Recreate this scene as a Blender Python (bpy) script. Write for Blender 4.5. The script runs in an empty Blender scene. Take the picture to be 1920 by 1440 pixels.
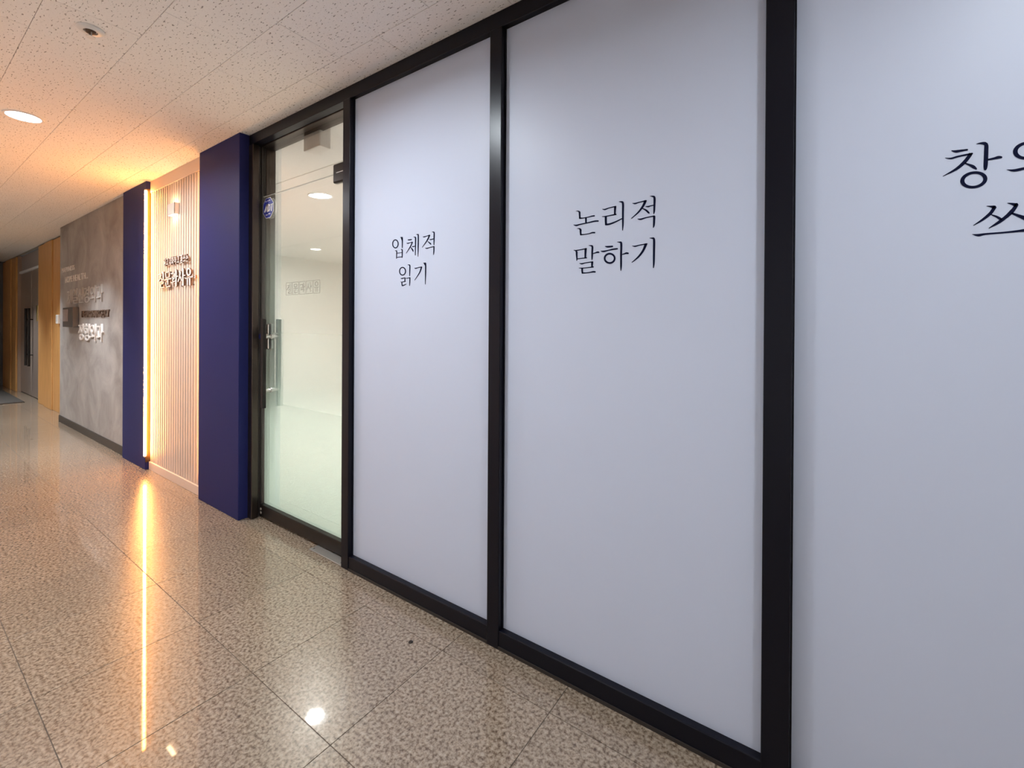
import bpy, bmesh, math, random
from mathutils import Matrix, Vector
random.seed(7)
S = bpy.context.scene
COL = S.collection

# ------------------------------------------------------------------ camera
cam = bpy.data.cameras.new('camera')
cam.sensor_fit = 'HORIZONTAL'
cam.sensor_width = 36.0
cam.lens = 36.0 * 836.654 / 1920.0
cam.shift_y = (613.38 - 720.0) / 1920.0
cam.clip_start = 0.02
camo = bpy.data.objects.new('camera', cam)
COL.objects.link(camo)
yaw, pitch, roll = 0.6110, -0.0028, 0.0059
fw = Vector((-math.sin(yaw) * math.cos(pitch), math.cos(yaw) * math.cos(pitch), math.sin(pitch)))
rt = Vector((math.cos(yaw), math.sin(yaw), 0))
up = rt.cross(fw)
r2 = math.cos(roll) * rt + math.sin(roll) * up
u2 = -math.sin(roll) * rt + math.cos(roll) * up
m = Matrix((r2, u2, -fw)).transposed().to_4x4()
m.translation = Vector((0, -1.4579, 1.3165))
camo.matrix_world = m
S.camera = camo

# ------------------------------------------------------------------ world, exposure
w = bpy.data.worlds.new('world')
S.world = w
w.use_nodes = True
w.node_tree.nodes['Background'].inputs[0].default_value = (0.8, 0.85, 1.0, 1)
w.node_tree.nodes['Background'].inputs[1].default_value = 0.05
S.view_settings.view_transform = 'Standard'
S.view_settings.look = 'None'
S.view_settings.exposure = 0.37
S.view_settings.gamma = 1.0
S.view_settings.use_curve_mapping = False
cy = S.cycles
cy.max_bounces, cy.diffuse_bounces, cy.glossy_bounces, cy.transmission_bounces, cy.transparent_max_bounces = 5, 3, 2, 3, 8
cy.caustics_reflective = cy.caustics_refractive = False
cy.sample_clamp_indirect = 4.0
cy.use_light_tree = False
cy.use_adaptive_sampling = True
cy.adaptive_threshold = 0.06
cy.adaptive_min_samples = 16

DOWN_W = 25.0        # corridor downlights
ROOM_W = 52.0        # lamps of the study room behind the glass, seen and added
LED_L = 112.0         # warm light strips
COOL = (0.85, 0.93, 1.0)

# ------------------------------------------------------------------ material helpers
def new_mat(name):
    mt = bpy.data.materials.new(name)
    mt.use_nodes = True
    nt = mt.node_tree
    b = nt.nodes['Principled BSDF']
    return mt, nt, b

def N(nt, t, **kw):
    n = nt.nodes.new(t)
    for k, v in kw.items():
        if k.startswith('i_'):
            n.inputs[k[2:].replace('_', ' ')].default_value = v
        else:
            setattr(n, k, v)
    return n

def simple(name, col, rough=0.5, metal=0.0, spec=0.5, noise=0.0, nscale=60, bump=0.0, coat=0.0):
    mt, nt, b = new_mat(name)
    b.inputs['Base Color'].default_value = (*col, 1)
    b.inputs['Roughness'].default_value = rough
    b.inputs['Metallic'].default_value = metal
    b.inputs['Specular IOR Level'].default_value = spec
    b.inputs['Coat Weight'].default_value = coat
    if noise or bump:
        g = N(nt, 'ShaderNodeNewGeometry')
        n = N(nt, 'ShaderNodeTexNoise')
        n.inputs['Scale'].default_value = nscale
        n.inputs['Detail'].default_value = 4
        nt.links.new(g.outputs['Position'], n.inputs['Vector'])
        if noise:
            mx = N(nt, 'ShaderNodeMixRGB')
            mx.inputs[1].default_value = (*[c * (1 - noise) for c in col], 1)
            mx.inputs[2].default_value = (*[min(1, c * (1 + noise)) for c in col], 1)
            nt.links.new(n.outputs['Fac'], mx.inputs[0])
            nt.links.new(mx.outputs[0], b.inputs['Base Color'])
        if bump:
            bp = N(nt, 'ShaderNodeBump')
            bp.inputs['Strength'].default_value = bump
            bp.inputs['Distance'].default_value = 0.002
            nt.links.new(n.outputs['Fac'], bp.inputs['Height'])
            nt.links.new(bp.outputs[0], b.inputs['Normal'])
    return mt

def emit(name, col, strength):
    mt, nt, b = new_mat(name)
    b.inputs['Base Color'].default_value = (0.8, 0.8, 0.8, 1)
    b.inputs['Emission Color'].default_value = (*col, 1)
    b.inputs['Emission Strength'].default_value = strength
    return mt

def ramp(nt, stops, interp='LINEAR'):
    r = N(nt, 'ShaderNodeValToRGB')
    r.color_ramp.interpolation = interp
    e = r.color_ramp.elements
    e.remove(e[1])
    e[0].position = stops[0][0]
    els = [e[0]] + [e.new(p) for p, c in stops[1:]]
    for k, (p, c) in enumerate(stops):
        e[k].color = (*c, 1)
    return r

def granite():
    mt, nt, b = new_mat('polished_granite')
    g = N(nt, 'ShaderNodeNewGeometry')
    oi = N(nt, 'ShaderNodeObjectInfo')
    n1 = N(nt, 'ShaderNodeTexNoise')
    n1.inputs['Scale'].default_value = 84
    n1.inputs['Detail'].default_value = 3
    n1.inputs['Roughness'].default_value = 0.6
    n2 = N(nt, 'ShaderNodeTexVoronoi')
    n2.inputs['Scale'].default_value = 120
    n3 = N(nt, 'ShaderNodeTexNoise')
    n3.inputs['Scale'].default_value = 7
    for n in (n1, n2, n3):
        nt.links.new(g.outputs['Position'], n.inputs['Vector'])
    r1 = ramp(nt, [(0.30, (0.080, 0.052, 0.032)), (0.41, (0.190, 0.136, 0.092)), (0.53, (0.325, 0.253, 0.185)), (0.70, (0.43, 0.358, 0.275))])
    nt.links.new(n1.outputs['Fac'], r1.inputs[0])
    r2_ = ramp(nt, [(0.0, (0.80, 0.78, 0.76)), (0.5, (1.0, 1.0, 1.0)), (1.0, (1.1, 1.08, 1.06))])
    nt.links.new(n2.outputs['Color'], r2_.inputs[0])
    mx = N(nt, 'ShaderNodeMixRGB', blend_type='MULTIPLY')
    mx.inputs[0].default_value = 1
    nt.links.new(r1.outputs[0], mx.inputs[1])
    nt.links.new(r2_.outputs[0], mx.inputs[2])
    hv = N(nt, 'ShaderNodeHueSaturation')
    mr = N(nt, 'ShaderNodeMapRange')
    mr.inputs['To Min'].default_value = 0.93
    mr.inputs['To Max'].default_value = 1.07
    nt.links.new(oi.outputs['Random'], mr.inputs['Value'])
    nt.links.new(mr.outputs[0], hv.inputs['Value'])
    nt.links.new(mx.outputs[0], hv.inputs['Color'])
    nt.links.new(hv.outputs[0], b.inputs['Base Color'])
    rr = N(nt, 'ShaderNodeMapRange')
    rr.inputs['To Min'].default_value = 0.018
    rr.inputs['To Max'].default_value = 0.045
    nt.links.new(n3.outputs['Fac'], rr.inputs['Value'])
    nt.links.new(rr.outputs[0], b.inputs['Coat Roughness'])
    b.inputs['Coat Weight'].default_value = 0.75
    b.inputs['Coat IOR'].default_value = 1.5
    b.inputs['Roughness'].default_value = 0.27
    b.inputs['Specular IOR Level'].default_value = 0.5
    return mt

def ceiling_mat():
    mt, nt, b = new_mat('fissured_ceiling_board')
    g = N(nt, 'ShaderNodeNewGeometry')
    mp = N(nt, 'ShaderNodeMapping')
    mp.inputs['Scale'].default_value = (48, 125, 60)
    nt.links.new(g.outputs['Position'], mp.inputs['Vector'])
    n1 = N(nt, 'ShaderNodeTexNoise')
    n1.inputs['Scale'].default_value = 1.0
    n1.inputs['Detail'].default_value = 1.5
    nt.links.new(mp.outputs[0], n1.inputs['Vector'])
    n2 = N(nt, 'ShaderNodeTexNoise')
    n2.inputs['Scale'].default_value = 170
    nt.links.new(g.outputs['Position'], n2.inputs['Vector'])
    r1 = ramp(nt, [(0.635, (0.92, 0.90, 0.875)), (0.685, (0.34, 0.32, 0.30))])
    nt.links.new(n1.outputs['Fac'], r1.inputs[0])
    r2_ = ramp(nt, [(0.30, (0.86, 0.86, 0.86)), (0.42, (1, 1, 1))])
    nt.links.new(n2.outputs['Fac'], r2_.inputs[0])
    mx = N(nt, 'ShaderNodeMixRGB', blend_type='MULTIPLY')
    mx.inputs[0].default_value = 1
    nt.links.new(r1.outputs[0], mx.inputs[1])
    nt.links.new(r2_.outputs[0], mx.inputs[2])
    nt.links.new(mx.outputs[0], b.inputs['Base Color'])
    b.inputs['Roughness'].default_value = 0.95
    b.inputs['Specular IOR Level'].default_value = 0.1
    return mt

def concrete():
    mt, nt, b = new_mat('trowelled_concrete')
    g = N(nt, 'ShaderNodeNewGeometry')
    n1 = N(nt, 'ShaderNodeTexNoise')
    n1.inputs['Scale'].default_value = 2.2
    n1.inputs['Detail'].default_value = 7
    n1.inputs['Roughness'].default_value = 0.62
    n1.inputs['Distortion'].default_value = 0.8
    nt.links.new(g.outputs['Position'], n1.inputs['Vector'])
    r1 = ramp(nt, [(0.3, (0.245, 0.222, 0.205)), (0.7, (0.43, 0.40, 0.375))])
    nt.links.new(n1.outputs['Fac'], r1.inputs[0])
    nt.links.new(r1.outputs[0], b.inputs['Base Color'])
    b.inputs['Roughness'].default_value = 0.75
    bp = N(nt, 'ShaderNodeBump')
    bp.inputs['Strength'].default_value = 0.15
    nt.links.new(n1.outputs['Fac'], bp.inputs['Height'])
    nt.links.new(bp.outputs[0], b.inputs['Normal'])
    return mt

def wood(name, dark, light, rough=0.45):
    mt, nt, b = new_mat(name)
    g = N(nt, 'ShaderNodeNewGeometry')
    oi = N(nt, 'ShaderNodeObjectInfo')
    mp = N(nt, 'ShaderNodeMapping')
    mp.inputs['Scale'].default_value = (14, 14, 0.9)
    nt.links.new(g.outputs['Position'], mp.inputs['Vector'])
    n1 = N(nt, 'ShaderNodeTexNoise')
    n1.inputs['Scale'].default_value = 3
    n1.inputs['Detail'].default_value = 6
    n1.inputs['Distortion'].default_value = 0.6
    nt.links.new(mp.outputs[0], n1.inputs['Vector'])
    r1 = ramp(nt, [(0.3, dark), (0.7, light)])
    nt.links.new(n1.outputs['Fac'], r1.inputs[0])
    nt.links.new(r1.outputs[0], b.inputs['Base Color'])
    b.inputs['Roughness'].default_value = rough
    return mt

def film_mat():
    # matt white privacy film on the glass: scatters the light of both sides
    mt, nt, b = new_mat('white_frosted_film')
    b.inputs['Base Color'].default_value = (0.62, 0.66, 0.78, 1)
    b.inputs['Roughness'].default_value = 0.42
    b.inputs['Specular IOR Level'].default_value = 0.35
    tr = N(nt, 'ShaderNodeBsdfTranslucent')
    tr.inputs[0].default_value = (0.80, 0.84, 0.93, 1)
    mx = N(nt, 'ShaderNodeMixShader')
    mx.inputs[0].default_value = 0.24
    out = nt.nodes['Material Output']
    nt.links.new(b.outputs[0], mx.inputs[1])
    nt.links.new(tr.outputs[0], mx.inputs[2])
    nt.links.new(mx.outputs[0], out.inputs['Surface'])
    return mt

def glass_mat(name):
    mt, nt, b = new_mat(name)
    nt.nodes.remove(b)
    out = nt.nodes['Material Output']
    tp = N(nt, 'ShaderNodeBsdfTransparent')
    tp.inputs[0].default_value = (0.96, 0.965, 0.945, 1)
    gl = N(nt, 'ShaderNodeBsdfGlossy')
    gl.inputs['Roughness'].default_value = 0.01
    fr = N(nt, 'ShaderNodeFresnel')
    fr.inputs[0].default_value = 1.45
    mul = N(nt, 'ShaderNodeMath', operation='MULTIPLY')
    mul.inputs[1].default_value = 0.45
    nt.links.new(fr.outputs[0], mul.inputs[0])
    m2 = N(nt, 'ShaderNodeMixShader')
    nt.links.new(mul.outputs[0], m2.inputs[0])
    nt.links.new(tp.outputs[0], m2.inputs[1])
    nt.links.new(gl.outputs[0], m2.inputs[2])
    nt.links.new(m2.outputs[0], out.inputs['Surface'])
    return mt

def gradient_film():
    # printed gradient film: clear at the top, opaque white at the bottom
    mt, nt, b = new_mat('gradient_film')
    nt.nodes.remove(b)
    out = nt.nodes['Material Output']
    tp = N(nt, 'ShaderNodeBsdfTransparent')
    g = N(nt, 'ShaderNodeNewGeometry')
    sp = N(nt, 'ShaderNodeSeparateXYZ')
    nt.links.new(g.outputs['Position'], sp.inputs[0])
    sc_ = N(nt, 'ShaderNodeMath', operation='DIVIDE')
    sc_.inputs[1].default_value = 2.2
    nt.links.new(sp.outputs['Z'], sc_.inputs[0])
    mr = ramp(nt, [(0.10, (0.97,) * 3), (0.33, (0.80,) * 3), (0.44, (0.44,) * 3), (0.60, (0.30,) * 3), (0.80, (0.24,) * 3), (0.95, (0.02,) * 3)])
    nt.links.new(sc_.outputs[0], mr.inputs[0])
    tl = N(nt, 'ShaderNodeBsdfTranslucent')
    tl.inputs[0].default_value = (0.60, 0.76, 0.69, 1)
    df = N(nt, 'ShaderNodeBsdfDiffuse')
    df.inputs[0].default_value = (0.70, 0.78, 0.71, 1)
    m0 = N(nt, 'ShaderNodeMixShader')
    m0.inputs[0].default_value = 0.30
    nt.links.new(tl.outputs[0], m0.inputs[1])
    nt.links.new(df.outputs[0], m0.inputs[2])
    m1 = N(nt, 'ShaderNodeMixShader')
    nt.links.new(mr.outputs[0], m1.inputs[0])
    nt.links.new(tp.outputs[0], m1.inputs[1])
    nt.links.new(m0.outputs[0], m1.inputs[2])
    nt.links.new(m1.outputs[0], out.inputs['Surface'])
    return mt

M = {
    'granite': granite(),
    'grout': simple('grout', (0.13, 0.10, 0.075), 0.7),
    'ceil': ceiling_mat(),
    'ceilback': simple('ceiling_gap', (0.45, 0.43, 0.40), 0.95),
    'black': simple('black_powder_coat', (0.005, 0.005, 0.010), 0.30, spec=0.24),
    'bronze': simple('dark_bronze_metal', (0.012, 0.009, 0.008), 0.32, spec=0.3),
    'jambmetal': simple('satin_bronze_metal', (0.085, 0.066, 0.056), 0.30, metal=0.85),
    'film': film_mat(),
    'navyvinyl': simple('navy_vinyl_letters', (0.004, 0.006, 0.026), 0.8, spec=0.1),
    'blue': simple('navy_paint', (0.019, 0.023, 0.115), 0.6, spec=0.18, noise=0.10, nscale=140, bump=0.08),
    'slat': simple('cream_slat_paint', (0.74, 0.60, 0.50), 0.5, noise=0.03),
    'slatback': simple('slat_backing', (0.42, 0.30, 0.22), 0.7),
    'led': emit('warm_light_strip', (1.0, 0.40, 0.095), LED_L),
    'led_dim': emit('warm_edge_strip', (1.0, 0.40, 0.095), LED_L * 0.3),
    'bounce': simple('orange_bounce_plate', (0.07, 0.038, 0.010), 0.5),  # dark orange chosen so the added plate throws back an orange glow
    'ledback': simple('strip_profile', (0.6, 0.5, 0.4), 0.5),
    'sconce': simple('sconce_white', (0.75, 0.68, 0.62), 0.45),
    'sconce_em': emit('sconce_aperture', (1.0, 0.66, 0.36), 28.0),
    'letter': simple('white_letter_face', (0.85, 0.80, 0.76), 0.4),
    'greyletter': simple('pale_grey_letters', (0.52, 0.49, 0.46), 0.45),
    'return': simple('brown_letter_return', (0.16, 0.085, 0.05), 0.5),
    'concrete': concrete(),
    'baseb': simple('dark_skirting', (0.045, 0.036, 0.030), 0.4),
    'steel': simple('brushed_steel', (0.40, 0.375, 0.34), 0.42, metal=0.6, noise=0.05, nscale=200),
    'chrome': simple('chrome', (0.75, 0.74, 0.72), 0.12, metal=1.0),
    'glass': glass_mat('clear_glass'),
    'gradfilm': gradient_film(),
    'greytext': simple('grey_print', (0.30, 0.285, 0.25), 0.6),
    'stickblue': simple('sticker_blue', (0.022, 0.035, 0.33), 0.35),
    'white': simple('white_print', (0.82, 0.82, 0.84), 0.4),
    'interior': simple('cream_wall_paint', (0.90, 0.875, 0.835), 0.8),
    'interior_ceil': simple('white_ceiling_paint', (0.92, 0.90, 0.87), 0.8),
    'interior_floor': simple('pale_floor', (0.80, 0.78, 0.74), 0.5),
    'lamp_trim': simple('white_lamp_trim', (0.85, 0.85, 0.84), 0.4),
    'lamp': emit('lamp_diffuser', COOL, 14.0),
    'roomlamp': emit('room_lamp_diffuser', (1.0, 0.97, 0.92), 12.0),
    'greyplastic': simple('grey_plastic', (0.62, 0.61, 0.58), 0.45),
    'plastic': simple('white_plastic', (0.82, 0.80, 0.77), 0.4),
    'dark': simple('dark_recess', (0.03, 0.022, 0.018), 0.6),
    'wood': wood('amber_wood', (0.55, 0.27, 0.085), (0.74, 0.40, 0.14)),
    'darkwood': simple('dark_door_metal', (0.40, 0.32, 0.27), 0.3, metal=0.35),
    'greypaint': simple('greige_panel', (0.36, 0.31, 0.30), 0.6),
    'corridor': simple('off_white_wall', (0.82, 0.81, 0.80), 0.8),
    'endwall': simple('slate_wall', (0.13, 0.14, 0.155), 0.7),
    'boxdark': simple('dark_box', (0.10, 0.092, 0.088), 0.5),
    'browntext': simple('brown_letters', (0.12, 0.075, 0.05), 0.5),
    'mat': simple('door_mat_pile', (0.05, 0.042, 0.035), 0.95, noise=0.3, nscale=200),
    'debris': simple('dark_debris', (0.015, 0.01, 0.008), 0.8),
    'brass': simple('pale_brass', (0.75, 0.62, 0.25), 0.3, metal=0.9),
}

# ------------------------------------------------------------------ letter outlines (x, z in 0.1 mm on their wall plane)
VINYL={"ip":[[1,-17257,17184,-17262,17140,-17275,17100,-17297,17063,-17327,17032,-17363,17008,-17405,16991,-17451,16982,-17499,16983,-17546,16991,-17592,17009,-17635,17034,-17673,17065,-17704,17103,-17727,17144,-17741,17188,-17746,17233,-17742,17276,-17728,17318,-17706,17354,-17675,17386,-17638,17410,-17596,17426,-17550,17434,-17502,17433,-17454,17424,-17409,17406,-17366,17381,-17329,17349,-17299,17312,-17276,17271,-17262,17228,-17336,17191,-17339,17158,-17348,17127,-17363,17099,-17383,17075,-17408,17056,-17436,17043,-17467,17036,-17499,17036,-17531,17042,-17562,17055,-17591,17074,-17617,17098,-17637,17126,-17653,17157,-17663,17191,-17666,17225,-17663,17258,-17654,17290,-17639,17318,-17618,17342,-17593,17361,-17565,17374,-17534,17380,-17502,17380,-17469,17374,-17438,17361,-17410,17342,-17385,17318,-17364,17290,-17349,17258,-17339,17225],[0,-17149,17485,-17127,17480,-17095,17472,-17065,17462,-17043,17452,-17021,17447,-17036,17454,-17045,17462,-17040,17433,-17037,17364,-17036,17267,-17036,17168,-17036,17090,-17035,17039,-17034,17003,-17033,16978,-17032,16959,-17004,16944,-16974,16952,-16971,16970,-16967,16995,-16962,17031,-16959,17081,-16956,17159,-16952,17258,-16951,17355,-16954,17426,-16960,17464,-16983,17494,-17019,17503,-17029,17503,-17058,17506,-17095,17506,-17127,17504,-17149,17503,-17157,17495],[0,-17537,16867,-17518,16862,-17490,16854,-17465,16846,-17451,16838,-17446,16834,-17447,16835,-17445,16831,-17441,16814,-17438,16782,-17438,16738,-17439,16691,-17440,16645,-17441,16598,-17442,16549,-17444,16505,-17445,16474,-17420,16460,-17393,16467,-17388,16497,-17380,16541,-17373,16590,-17368,16637,-17364,16683,-17361,16731,-17360,16775,-17362,16811,-17368,16837,-17380,16857,-17402,16873,-17426,16882,-17457,16886,-17490,16885,-17518,16882,-17538,16880,-17543,16874],[0,-17106,16891,-17091,16886,-17071,16879,-17054,16872,-17044,16865,-17037,16860,-17042,16864,-17043,16863,-17039,16841,-17037,16795,-17037,16732,-17037,16665,-17037,16610,-17037,16568,-17036,16532,-17035,16504,-17035,16483,-17006,16469,-16977,16477,-16974,16497,-16970,16525,-16966,16561,-16963,16602,-16960,16657,-16958,16724,-16957,16788,-16959,16837,-16964,16867,-16978,16889,-17002,16902,-17019,16907,-17043,16911,-17070,16910,-17092,16906,-17106,16904,-17112,16898],[0,-17372,16716,-17021,16716,-17009,16733,-17027,16749,-17378,16750,-17390,16733],[0,-17370,16509,-17019,16507,-17006,16525,-17025,16544,-17377,16547,-17390,16528]],
"che":[[0,-16612,17309,-16599,17302,-16581,17293,-16554,17282,-16518,17275,-16471,17272,-16415,17271,-16363,17272,-16327,17272,-16310,17298,-16337,17324,-16373,17326,-16425,17328,-16480,17330,-16521,17331,-16548,17332,-16570,17332,-16589,17332,-16604,17333,-16619,17324],[0,-16695,17153,-16678,17145,-16653,17134,-16621,17122,-16584,17116,-16548,17118,-16515,17125,-16483,17132,-16448,17138,-16403,17141,-16350,17144,-16301,17145,-16267,17147,-16256,17172,-16284,17194,-16317,17190,-16365,17185,-16417,17179,-16463,17175,-16502,17172,-16537,17170,-16567,17169,-16591,17168,-16615,17168,-16642,17170,-16669,17172,-16688,17174,-16701,17166],[0,-16317,17186,-16339,17151,-16370,17101,-16409,17042,-16456,16980,-16521,16905,-16602,16816,-16679,16733,-16733,16676,-16725,16664,-16706,16662,-16645,16715,-16558,16792,-16465,16876,-16390,16949,-16337,17011,-16295,17071,-16263,17121,-16240,17155,-16269,17186],[0,-16423,16946,-16400,16915,-16367,16871,-16333,16824,-16307,16788,-16288,16762,-16270,16739,-16254,16718,-16243,16703,-16215,16695,-16196,16708,-16197,16724,-16199,16747,-16206,16777,-16226,16811,-16263,16850,-16312,16892,-16360,16931,-16392,16958,-16414,16959],[0,-16306,16947,-16297,16942,-16283,16933,-16258,16924,-16225,16920,-16183,16923,-16135,16931,-16091,16939,-16060,16945,-16054,16963,-16075,16979,-16107,16977,-16154,16975,-16202,16973,-16236,16972,-16253,16971,-16266,16971,-16280,16973,-16291,16974,-16311,16965],[0,-16210,17400,-16191,17395,-16165,17387,-16139,17378,-16115,17367,-16087,17362,-16088,17365,-16105,17376,-16099,17346,-16097,17275,-16099,17176,-16102,17065,-16103,16955,-16101,16839,-16099,16712,-16097,16597,-16095,16518,-16074,16507,-16052,16514,-16047,16592,-16040,16706,-16032,16831,-16026,16946,-16021,17055,-16016,17166,-16014,17266,-16017,17341,-16027,17384,-16068,17415,-16099,17414,-16106,17412,-16129,17416,-16161,17417,-16190,17417,-16209,17417,-16217,17410],[0,-16027,17501,-16008,17496,-15982,17488,-15957,17479,-15929,17467,-15892,17468,-15892,17471,-15925,17488,-15920,17448,-15918,17349,-15919,17210,-15921,17057,-15921,16916,-15918,16781,-15913,16644,-15908,16523,-15905,16438,-15887,16429,-15869,16434,-15862,16518,-15852,16637,-15843,16774,-15836,16907,-15831,17047,-15828,17200,-15828,17339,-15832,17441,-15843,17493,-15900,17528,-15929,17517,-15927,17514,-15947,17516,-15979,17518,-16006,17518,-16025,17518,-16033,17511]],
"jeok1":[[0,-15570,17341,-15557,17335,-15538,17325,-15508,17315,-15472,17310,-15432,17312,-15389,17318,-15344,17326,-15298,17333,-15244,17338,-15183,17343,-15129,17347,-15091,17350,-15082,17377,-15112,17399,-15149,17394,-15202,17386,-15260,17377,-15314,17370,-15361,17366,-15408,17363,-15449,17361,-15482,17360,-15506,17360,-15527,17361,-15546,17363,-15562,17365,-15577,17356],[0,-15159,17398,-15185,17355,-15223,17293,-15269,17222,-15322,17153,-15394,17077,-15483,16991,-15567,16912,-15625,16857,-15618,16846,-15601,16843,-15535,16893,-15440,16965,-15340,17044,-15257,17118,-15194,17188,-15143,17259,-15102,17320,-15073,17362,-15105,17397],[0,-15256,17091,-15228,17067,-15188,17033,-15146,16997,-15114,16970,-15093,16954,-15075,16941,-15059,16929,-15048,16920,-15017,16918,-15004,16936,-15008,16947,-15015,16963,-15029,16985,-15054,17009,-15095,17035,-15148,17064,-15199,17090,-15234,17108,-15253,17105],[0,-15129,17171,-15119,17165,-15102,17155,-15075,17145,-15038,17139,-14988,17141,-14928,17147,-14872,17154,-14834,17158,-14825,17178,-14847,17195,-14886,17194,-14944,17191,-15002,17188,-15046,17187,-15070,17188,-15088,17189,-15104,17191,-15118,17193,-15133,17186],[0,-14973,17501,-14955,17495,-14931,17486,-14908,17477,-14887,17466,-14863,17460,-14862,17461,-14872,17468,-14867,17444,-14864,17383,-14865,17297,-14867,17204,-14867,17123,-14865,17053,-14863,16987,-14860,16931,-14858,16891,-14836,16879,-14812,16886,-14808,16924,-14802,16979,-14795,17044,-14790,17113,-14786,17194,-14782,17286,-14780,17374,-14784,17440,-14796,17480,-14831,17509,-14861,17513,-14873,17513,-14897,17517,-14928,17518,-14954,17517,-14972,17517,-14979,17510],[0,-15410,16798,-15394,16788,-15369,16773,-15335,16758,-15293,16750,-15251,16751,-15212,16759,-15170,16769,-15119,16776,-15048,16781,-14962,16785,-14881,16789,-14825,16791,-14814,16815,-14839,16837,-14894,16832,-14974,16826,-15060,16819,-15133,16814,-15188,16809,-15233,16805,-15270,16803,-15298,16802,-15324,16803,-15352,16807,-15379,16812,-15399,16816,-15413,16810],[0,-14872,16831,-14873,16790,-14874,16730,-14875,16666,-14876,16610,-14877,16561,-14877,16513,-14877,16471,-14878,16441,-14859,16430,-14838,16435,-14829,16463,-14817,16503,-14805,16550,-14796,16600,-14792,16657,-14791,16722,-14792,16781,-14792,16822,-14832,16844]],
"ik":[[1,-16715,15796,-16719,15755,-16733,15716,-16756,15680,-16787,15650,-16826,15626,-16869,15609,-16917,15599,-16967,15598,-17017,15605,-17065,15620,-17110,15643,-17149,15672,-17181,15707,-17205,15746,-17220,15787,-17226,15830,-17221,15871,-17207,15911,-17183,15947,-17151,15977,-17112,16001,-17068,16018,-17020,16027,-16970,16027,-16920,16020,-16872,16004,-16828,15981,-16790,15952,-16758,15918,-16734,15879,-16720,15838,-16794,15801,-16797,15770,-16807,15741,-16823,15715,-16844,15692,-16870,15674,-16900,15661,-16933,15654,-16967,15653,-17001,15658,-17034,15669,-17065,15686,-17092,15707,-17114,15733,-17131,15762,-17141,15793,-17144,15824,-17141,15855,-17131,15885,-17115,15912,-17094,15935,-17067,15953,-17037,15965,-17004,15972,-16970,15973,-16935,15968,-16903,15956,-16872,15939,-16846,15918,-16824,15892,-16808,15863,-16798,15833],[0,-16605,16095,-16586,16090,-16559,16083,-16533,16075,-16512,16066,-16494,16059,-16492,16059,-16497,16063,-16492,16043,-16489,15996,-16489,15930,-16490,15857,-16491,15789,-16490,15722,-16489,15654,-16488,15594,-16487,15552,-16460,15538,-16431,15547,-16427,15589,-16422,15649,-16417,15716,-16413,15782,-16409,15850,-16405,15923,-16404,15991,-16408,16043,-16420,16077,-16450,16102,-16478,16108,-16496,16110,-16523,16114,-16556,16114,-16585,16113,-16604,16113,-16612,16105],[0,-17107,15468,-17095,15461,-17077,15450,-17046,15439,-17003,15435,-16947,15439,-16880,15449,-16818,15460,-16776,15467,-16767,15489,-16792,15506,-16835,15501,-16899,15495,-16964,15489,-17012,15485,-17039,15484,-17060,15484,-17080,15486,-17096,15488,-17110,15481],[0,-16828,15486,-16836,15302,-16802,15284,-16766,15296,-16752,15479,-16789,15498],[0,-17106,15291,-17092,15286,-17070,15278,-17037,15270,-16994,15266,-16933,15269,-16860,15276,-16791,15284,-16743,15289,-16733,15311,-16758,15329,-16805,15324,-16874,15316,-16945,15308,-16999,15303,-17033,15304,-17058,15307,-17078,15312,-17094,15315,-17111,15306],[0,-17051,15284,-17050,15262,-17048,15229,-17045,15195,-17040,15166,-17037,15144,-17032,15124,-17019,15100,-16984,15081,-16943,15078,-16907,15084,-16871,15093,-16836,15103,-16795,15116,-16750,15132,-16709,15148,-16680,15158,-16679,15178,-16705,15190,-16735,15182,-16778,15170,-16825,15157,-16866,15148,-16901,15140,-16933,15133,-16956,15129,-16961,15129,-16954,15126,-16956,15132,-16959,15148,-16964,15169,-16971,15196,-16977,15230,-16983,15262,-16987,15284,-17021,15297],[0,-16728,15444,-16714,15441,-16693,15436,-16664,15432,-16627,15430,-16577,15433,-16517,15439,-16461,15445,-16423,15449,-16412,15473,-16438,15492,-16477,15487,-16532,15480,-16590,15473,-16636,15469,-16665,15468,-16689,15468,-16709,15469,-16724,15470,-16738,15459],[0,-16477,15474,-16479,15432,-16481,15373,-16483,15308,-16485,15251,-16486,15201,-16486,15151,-16487,15109,-16487,15079,-16463,15066,-16437,15074,-16432,15104,-16424,15145,-16416,15194,-16410,15245,-16407,15302,-16404,15367,-16403,15427,-16402,15468,-16439,15486]],
"gi1":[[0,-16129,15902,-16118,15895,-16101,15883,-16073,15871,-16034,15865,-15993,15869,-15949,15878,-15904,15887,-15855,15895,-15795,15899,-15725,15903,-15660,15905,-15616,15907,-15603,15929,-15626,15950,-15671,15947,-15735,15942,-15806,15938,-15868,15933,-15921,15927,-15970,15922,-16011,15917,-16042,15915,-16062,15915,-16080,15917,-16098,15921,-16113,15924,-16131,15917],[0,-15682,15938,-15701,15893,-15727,15830,-15762,15757,-15809,15682,-15881,15594,-15975,15493,-16066,15399,-16129,15334,-16122,15322,-16104,15320,-16034,15382,-15932,15470,-15826,15566,-15742,15653,-15686,15730,-15645,15805,-15617,15869,-15596,15913,-15631,15943],[0,-15528,16104,-15509,16098,-15483,16089,-15457,16080,-15432,16068,-15400,16063,-15404,16066,-15424,16078,-15418,16046,-15414,15968,-15414,15860,-15414,15737,-15413,15613,-15411,15477,-15408,15327,-15406,15190,-15404,15094,-15383,15084,-15362,15092,-15356,15186,-15347,15322,-15338,15472,-15331,15607,-15326,15730,-15323,15853,-15322,15962,-15327,16043,-15338,16090,-15382,16122,-15416,16119,-15420,16116,-15443,16120,-15477,16121,-15506,16121,-15526,16121,-15534,16114]],
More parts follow.
